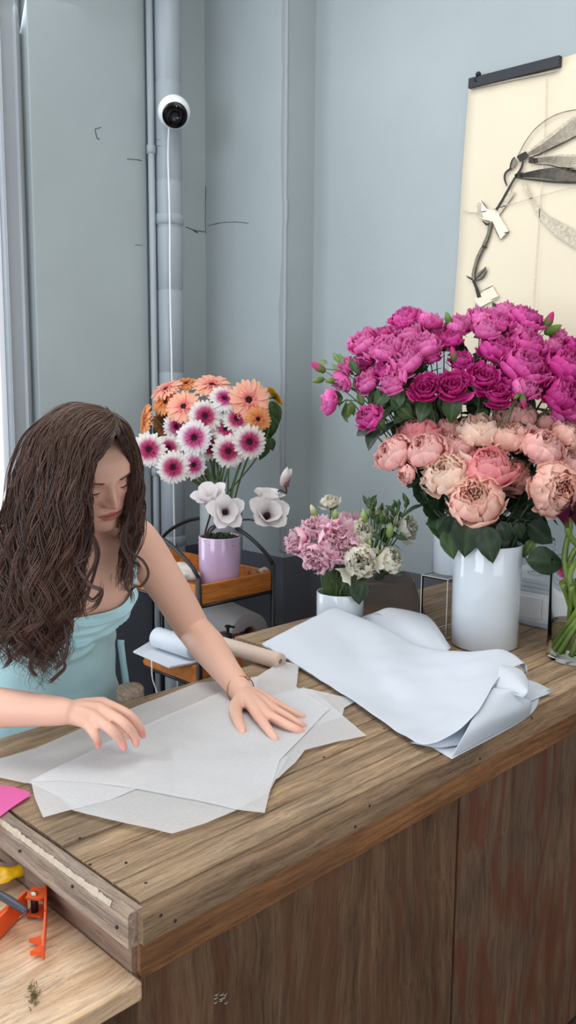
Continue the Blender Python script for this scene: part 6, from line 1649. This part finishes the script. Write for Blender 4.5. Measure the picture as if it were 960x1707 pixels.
# guide families: pixel column, row and depth from the camera
LG = [[(191, 697, 1.636), (187, 719, 1.600), (168, 742, 1.583), (149, 780, 1.592), (144, 830, 1.600), (143, 880, 1.612), (136, 930, 1.60), (128, 975, 1.575), (116, 1015, 1.56)],
      [(189, 692, 1.650), (168, 706, 1.603), (145, 736, 1.575), (132, 780, 1.565), (125, 850, 1.565), (116, 930, 1.57), (106, 1000, 1.54), (98, 1060, 1.53), (92, 1110, 1.52)],
      [(184, 688, 1.675), (146, 692, 1.620), (114, 730, 1.575), (102, 785, 1.555), (93, 860, 1.545), (86, 940, 1.54), (80, 1020, 1.51), (76, 1080, 1.50), (82, 1126, 1.495)],
      [(177, 685, 1.705), (128, 682, 1.660), (88, 722, 1.61), (70, 785, 1.575), (62, 870, 1.555), (60, 950, 1.54), (62, 1030, 1.50), (58, 1080, 1.49), (70, 1118, 1.485)],
      [(170, 681, 1.745), (114, 679, 1.720), (66, 722, 1.675), (42, 790, 1.625), (30, 870, 1.60), (26, 950, 1.58), (28, 1020, 1.53), (22, 1070, 1.52), (14, 1105, 1.515)],
      [(160, 678, 1.795), (106, 680, 1.790), (58, 722, 1.755), (30, 795, 1.70), (10, 875, 1.67), (2, 950, 1.64), (2, 1010, 1.59), (-8, 1060, 1.57), (-10, 1095, 1.56)]]
RG = [[(190, 698, 1.636), (200, 720, 1.620), (211, 750, 1.668), (217, 800, 1.720), (211, 855, 1.735), (205, 895, 1.73), (214, 940, 1.69), (208, 985, 1.65)],
      [(185, 692, 1.665), (210, 718, 1.665), (222, 762, 1.710), (226, 820, 1.735), (219, 868, 1.74), (213, 910, 1.73), (226, 940, 1.69), (222, 975, 1.66)],
      [(178, 689, 1.705), (214, 716, 1.715), (230, 770, 1.750), (233, 830, 1.76), (227, 880, 1.76), (216, 920, 1.74), (214, 950, 1.72), (206, 975, 1.70)],
      [(170, 685, 1.755), (208, 710, 1.775), (230, 768, 1.81), (234, 830, 1.82), (226, 890, 1.81), (212, 930, 1.79), (205, 960, 1.77), (200, 980, 1.76)]]
def gmix(GG, u):
    i = min(int(u), len(GG) - 2); f = u - i
    return [tuple(lerp(GG[i][k][c], GG[i + 1][k][c], f) for c in range(3)) for k in range(len(GG[0]))]
def dguide(g, jx, jy, jd, rr, cut=1.0):
    out = []
    for k, (x, y, d) in enumerate(g):
        f = k / (len(g) - 1); out.append(D(x + jx * min(1, f * 2), y + jy * f, d + jd * (.35 + .65 * f)))
    n = max(4, int(round(len(out) * cut))); return out[:n]
for k in range(215):
    u = HRR.uniform(0, 5) if k > 24 else k * .2
    g = gmix(LG, u); rr = HRR
    lay = HRR.random()
    lock(dguide(g, HRR.gauss(0, 5), HRR.gauss(0, 14), .055 * lay, rr, HRR.choice((1, 1, 1, .9))), 12, .0062, HRR.uniform(.010, .020), HRR.uniform(3.4, 5.4), .00095, 50, k)
for k in range(64):
    g = gmix(RG, HRR.uniform(0, 3) if k > 10 else k * .08); lay = HRR.random()
    lock(dguide(g, HRR.gauss(0, 2.5), HRR.gauss(0, 10), .05 * lay, HRR, HRR.choice((1, .88, .75))), 11, .0048, HRR.uniform(.006, .012), HRR.uniform(2.6, 4.0), .0009, 40, 500 + k)
for k in range(14):
    g = [(193, 698, 1.634), (192 - .3 * k, 722, 1.600), (184 - k, 741, 1.588), (163 - .6 * k, 765, 1.588), (147, 805, 1.590), (143, 860, 1.60), (143, 915, 1.60)]
    lock([D(x + HRR.gauss(0, 1), y + HRR.gauss(0, 1), d) for x, y, d in g], 9, .0030, .006, 3.0, .0008, 34, 700 + k)
    g = [(193, 698, 1.634), (196 + .2 * k, 723, 1.600), (207 + .3 * k, 742, 1.650), (216 + .2 * k, 776, 1.70), (219, 820, 1.725), (212, 870, 1.73)]
    lock([D(x + HRR.gauss(0, 1), y + HRR.gauss(0, 1), d) for x, y, d in g], 8, .0030, .006, 2.4, .0008, 30, 730 + k)
# back of the head, falling behind the shoulders
for k in range(60):
    f = HRR.random(); x0 = lerp(0, 225, f)
    g = [(155 + 10 * f, 680, 1.78), (lerp(80, 205, f), 716 - 14 * math.sin(f * 3.1), 1.86), (lerp(30, 232, f), 790, 1.90), (lerp(10, 232, f), 870, 1.86), (lerp(2, 222, f), 940, 1.84), (lerp(4, 210, f), 985, 1.82)]
    lock([D(x + HRR.gauss(0, 3), y, d) for x, y, d in g], 14, .011, HRR.uniform(.004, .010), 2.4, .0011, 26, 900 + k)
# single ringlets that hang free over the chest and shoulder
FREE = [[(150, 880, 1.585), (136, 930, 1.575), (130, 965, 1.565), (150, 1000, 1.555), (166, 990, 1.55), (170, 965, 1.55)], [(152, 890, 1.585), (160, 930, 1.57), (140, 970, 1.56), (124, 1000, 1.555), (136, 1022, 1.55), (122, 1030, 1.55)],
        [(146, 900, 1.585), (128, 940, 1.57), (150, 975, 1.56), (170, 985, 1.555), (160, 1012, 1.55), (132, 1024, 1.55)], [(148, 880, 1.59), (164, 915, 1.58), (158, 950, 1.57), (148, 985, 1.56), (140, 1015, 1.555), (148, 1036, 1.55)],
        [(210, 880, 1.66), (214, 915, 1.65), (238, 935, 1.64), (246, 958, 1.63), (232, 978, 1.62), (214, 972, 1.615)], [(208, 870, 1.66), (202, 905, 1.64), (216, 940, 1.63), (208, 975, 1.62), (220, 990, 1.615), (222, 1008, 1.61)],
        [(216, 850, 1.68), (208, 900, 1.65), (214, 930, 1.64), (206, 962, 1.63), (214, 985, 1.625)], [(232, 790, 1.74), (240, 815, 1.735), (232, 845, 1.73), (226, 870, 1.72)], [(30, 1050, 1.52), (10, 1075, 1.51), (18, 1100, 1.51), (2, 1115, 1.51)], [(60, 1080, 1.49), (50, 1110, 1.485), (64, 1128, 1.48)], [(100, 1090, 1.50), (108, 1112, 1.495), (92, 1128, 1.49), (78, 1136, 1.49)], [(106, 1040, 1.52), (112, 1070, 1.515), (104, 1100, 1.51), (88, 1118, 1.505)]]
for k, g in enumerate(FREE): lock([D(*p) for p in g], 14, .0036, .002, 1.0, .00105, 34, 2000 + k, col=V(lin(54, 34, 28)[:3]))
# flyaways over the crown
for k in range(70):
    u = HRR.uniform(.5, 5); g = gmix(LG, u) if k % 3 else gmix(RG, HRR.uniform(0, 3)); cut = HRR.randint(3, 5)
    lock([D(x + HRR.gauss(0, 3), y - HRR.uniform(0, 4), d - .008) for x, y, d in g[:cut]], 3, .006, .005, 1.2, .0006, 20, 3000 + k, col=V(lin(104, 82, 70)[:3]))
HM = NT('hair_strands'); a_ = HM.n('ShaderNodeAttribute', attribute_name='Col'); HM.l(a_, 'Color', HM.p, 'Base Color'); HM.p.inputs['Roughness'].default_value = .42; HM.p.inputs['Specular IOR Level'].default_value = .45
o0 = org(person)
hme = mesh_from('hair', [v - o0 for v in HV], HF_, HM.m, True, HCOL)
link('hair', hme, person)
# the scalp the locks grow from, as one dark cap
mb = MB(); rows = []
for i in range(26):
    z = lerp(.199, .055, (i / 25) ** .8); row = []
    for k in range(49):
        phi = lerp(-math.pi, math.pi, k / 48); f = max(0, math.cos(phi)); zz_ = max(z, .188 * f ** .30 + .0 if f > .08 else z)
        row.append(scalp(phi, min(.1989, zz_), .003))
    rows.append(row)
mb.grid(rows); sc = mb.build('hair_cap', mat('hair_base', lin(38, 27, 24), .6), person)
# ---------------------------------------------------------------- light
W = bpy.data.worlds.new('world'); SC.world = W; W.use_nodes = True
bg = W.node_tree.nodes['Background']; bg.inputs['Color'].default_value = (.86, .92, 1.0, 1); bg.inputs['Strength'].default_value = .68
def area(name, loc, target, sx, sy, power, col=(1, 1, 1), spread=180):
    L = bpy.data.lights.new(name, 'AREA'); L.shape = 'RECTANGLE'; L.size = sx; L.size_y = sy; L.energy = power; L.color = col; L.spread = R_(spread)
    o = bpy.data.objects.new(name, L); COL.objects.link(o); o.location = loc
    o.rotation_euler = (Vector(target) - Vector(loc)).to_track_quat('-Z', 'Y').to_euler()
    return o
area('shopfront_daylight', (-2.4, .9, 1.9), (1.5, 1.4, 1.1), 2.6, 2.4, 100, (.86, .93, 1.0))
area('back_window_daylight', ((xw0 + xw1) / 2, YB + .35, 1.9), ((xw0 + xw1) / 2 + .1, 1.0, .9), 1.7, 3.0, 62, (.88, .94, 1.0))
area('front_fill_light', (.4, -2.5, 1.7), (1.1, 1.4, 1.1), 2.4, 2.2, 38, (1.0, .97, .94))  # added soft fill from the camera side, no real source, brightens her face
area('ceiling_lamp', (1.0, 1.0, HC - .05), (1.0, 1.0, 0), 1.6, 1.6, 34, (1.0, .95, .88))
vs = SC.view_settings; vs.view_transform = 'Standard'; vs.look = 'None'; vs.gamma = 1.0; vs.use_curve_mapping = False; vs.exposure = -0.14
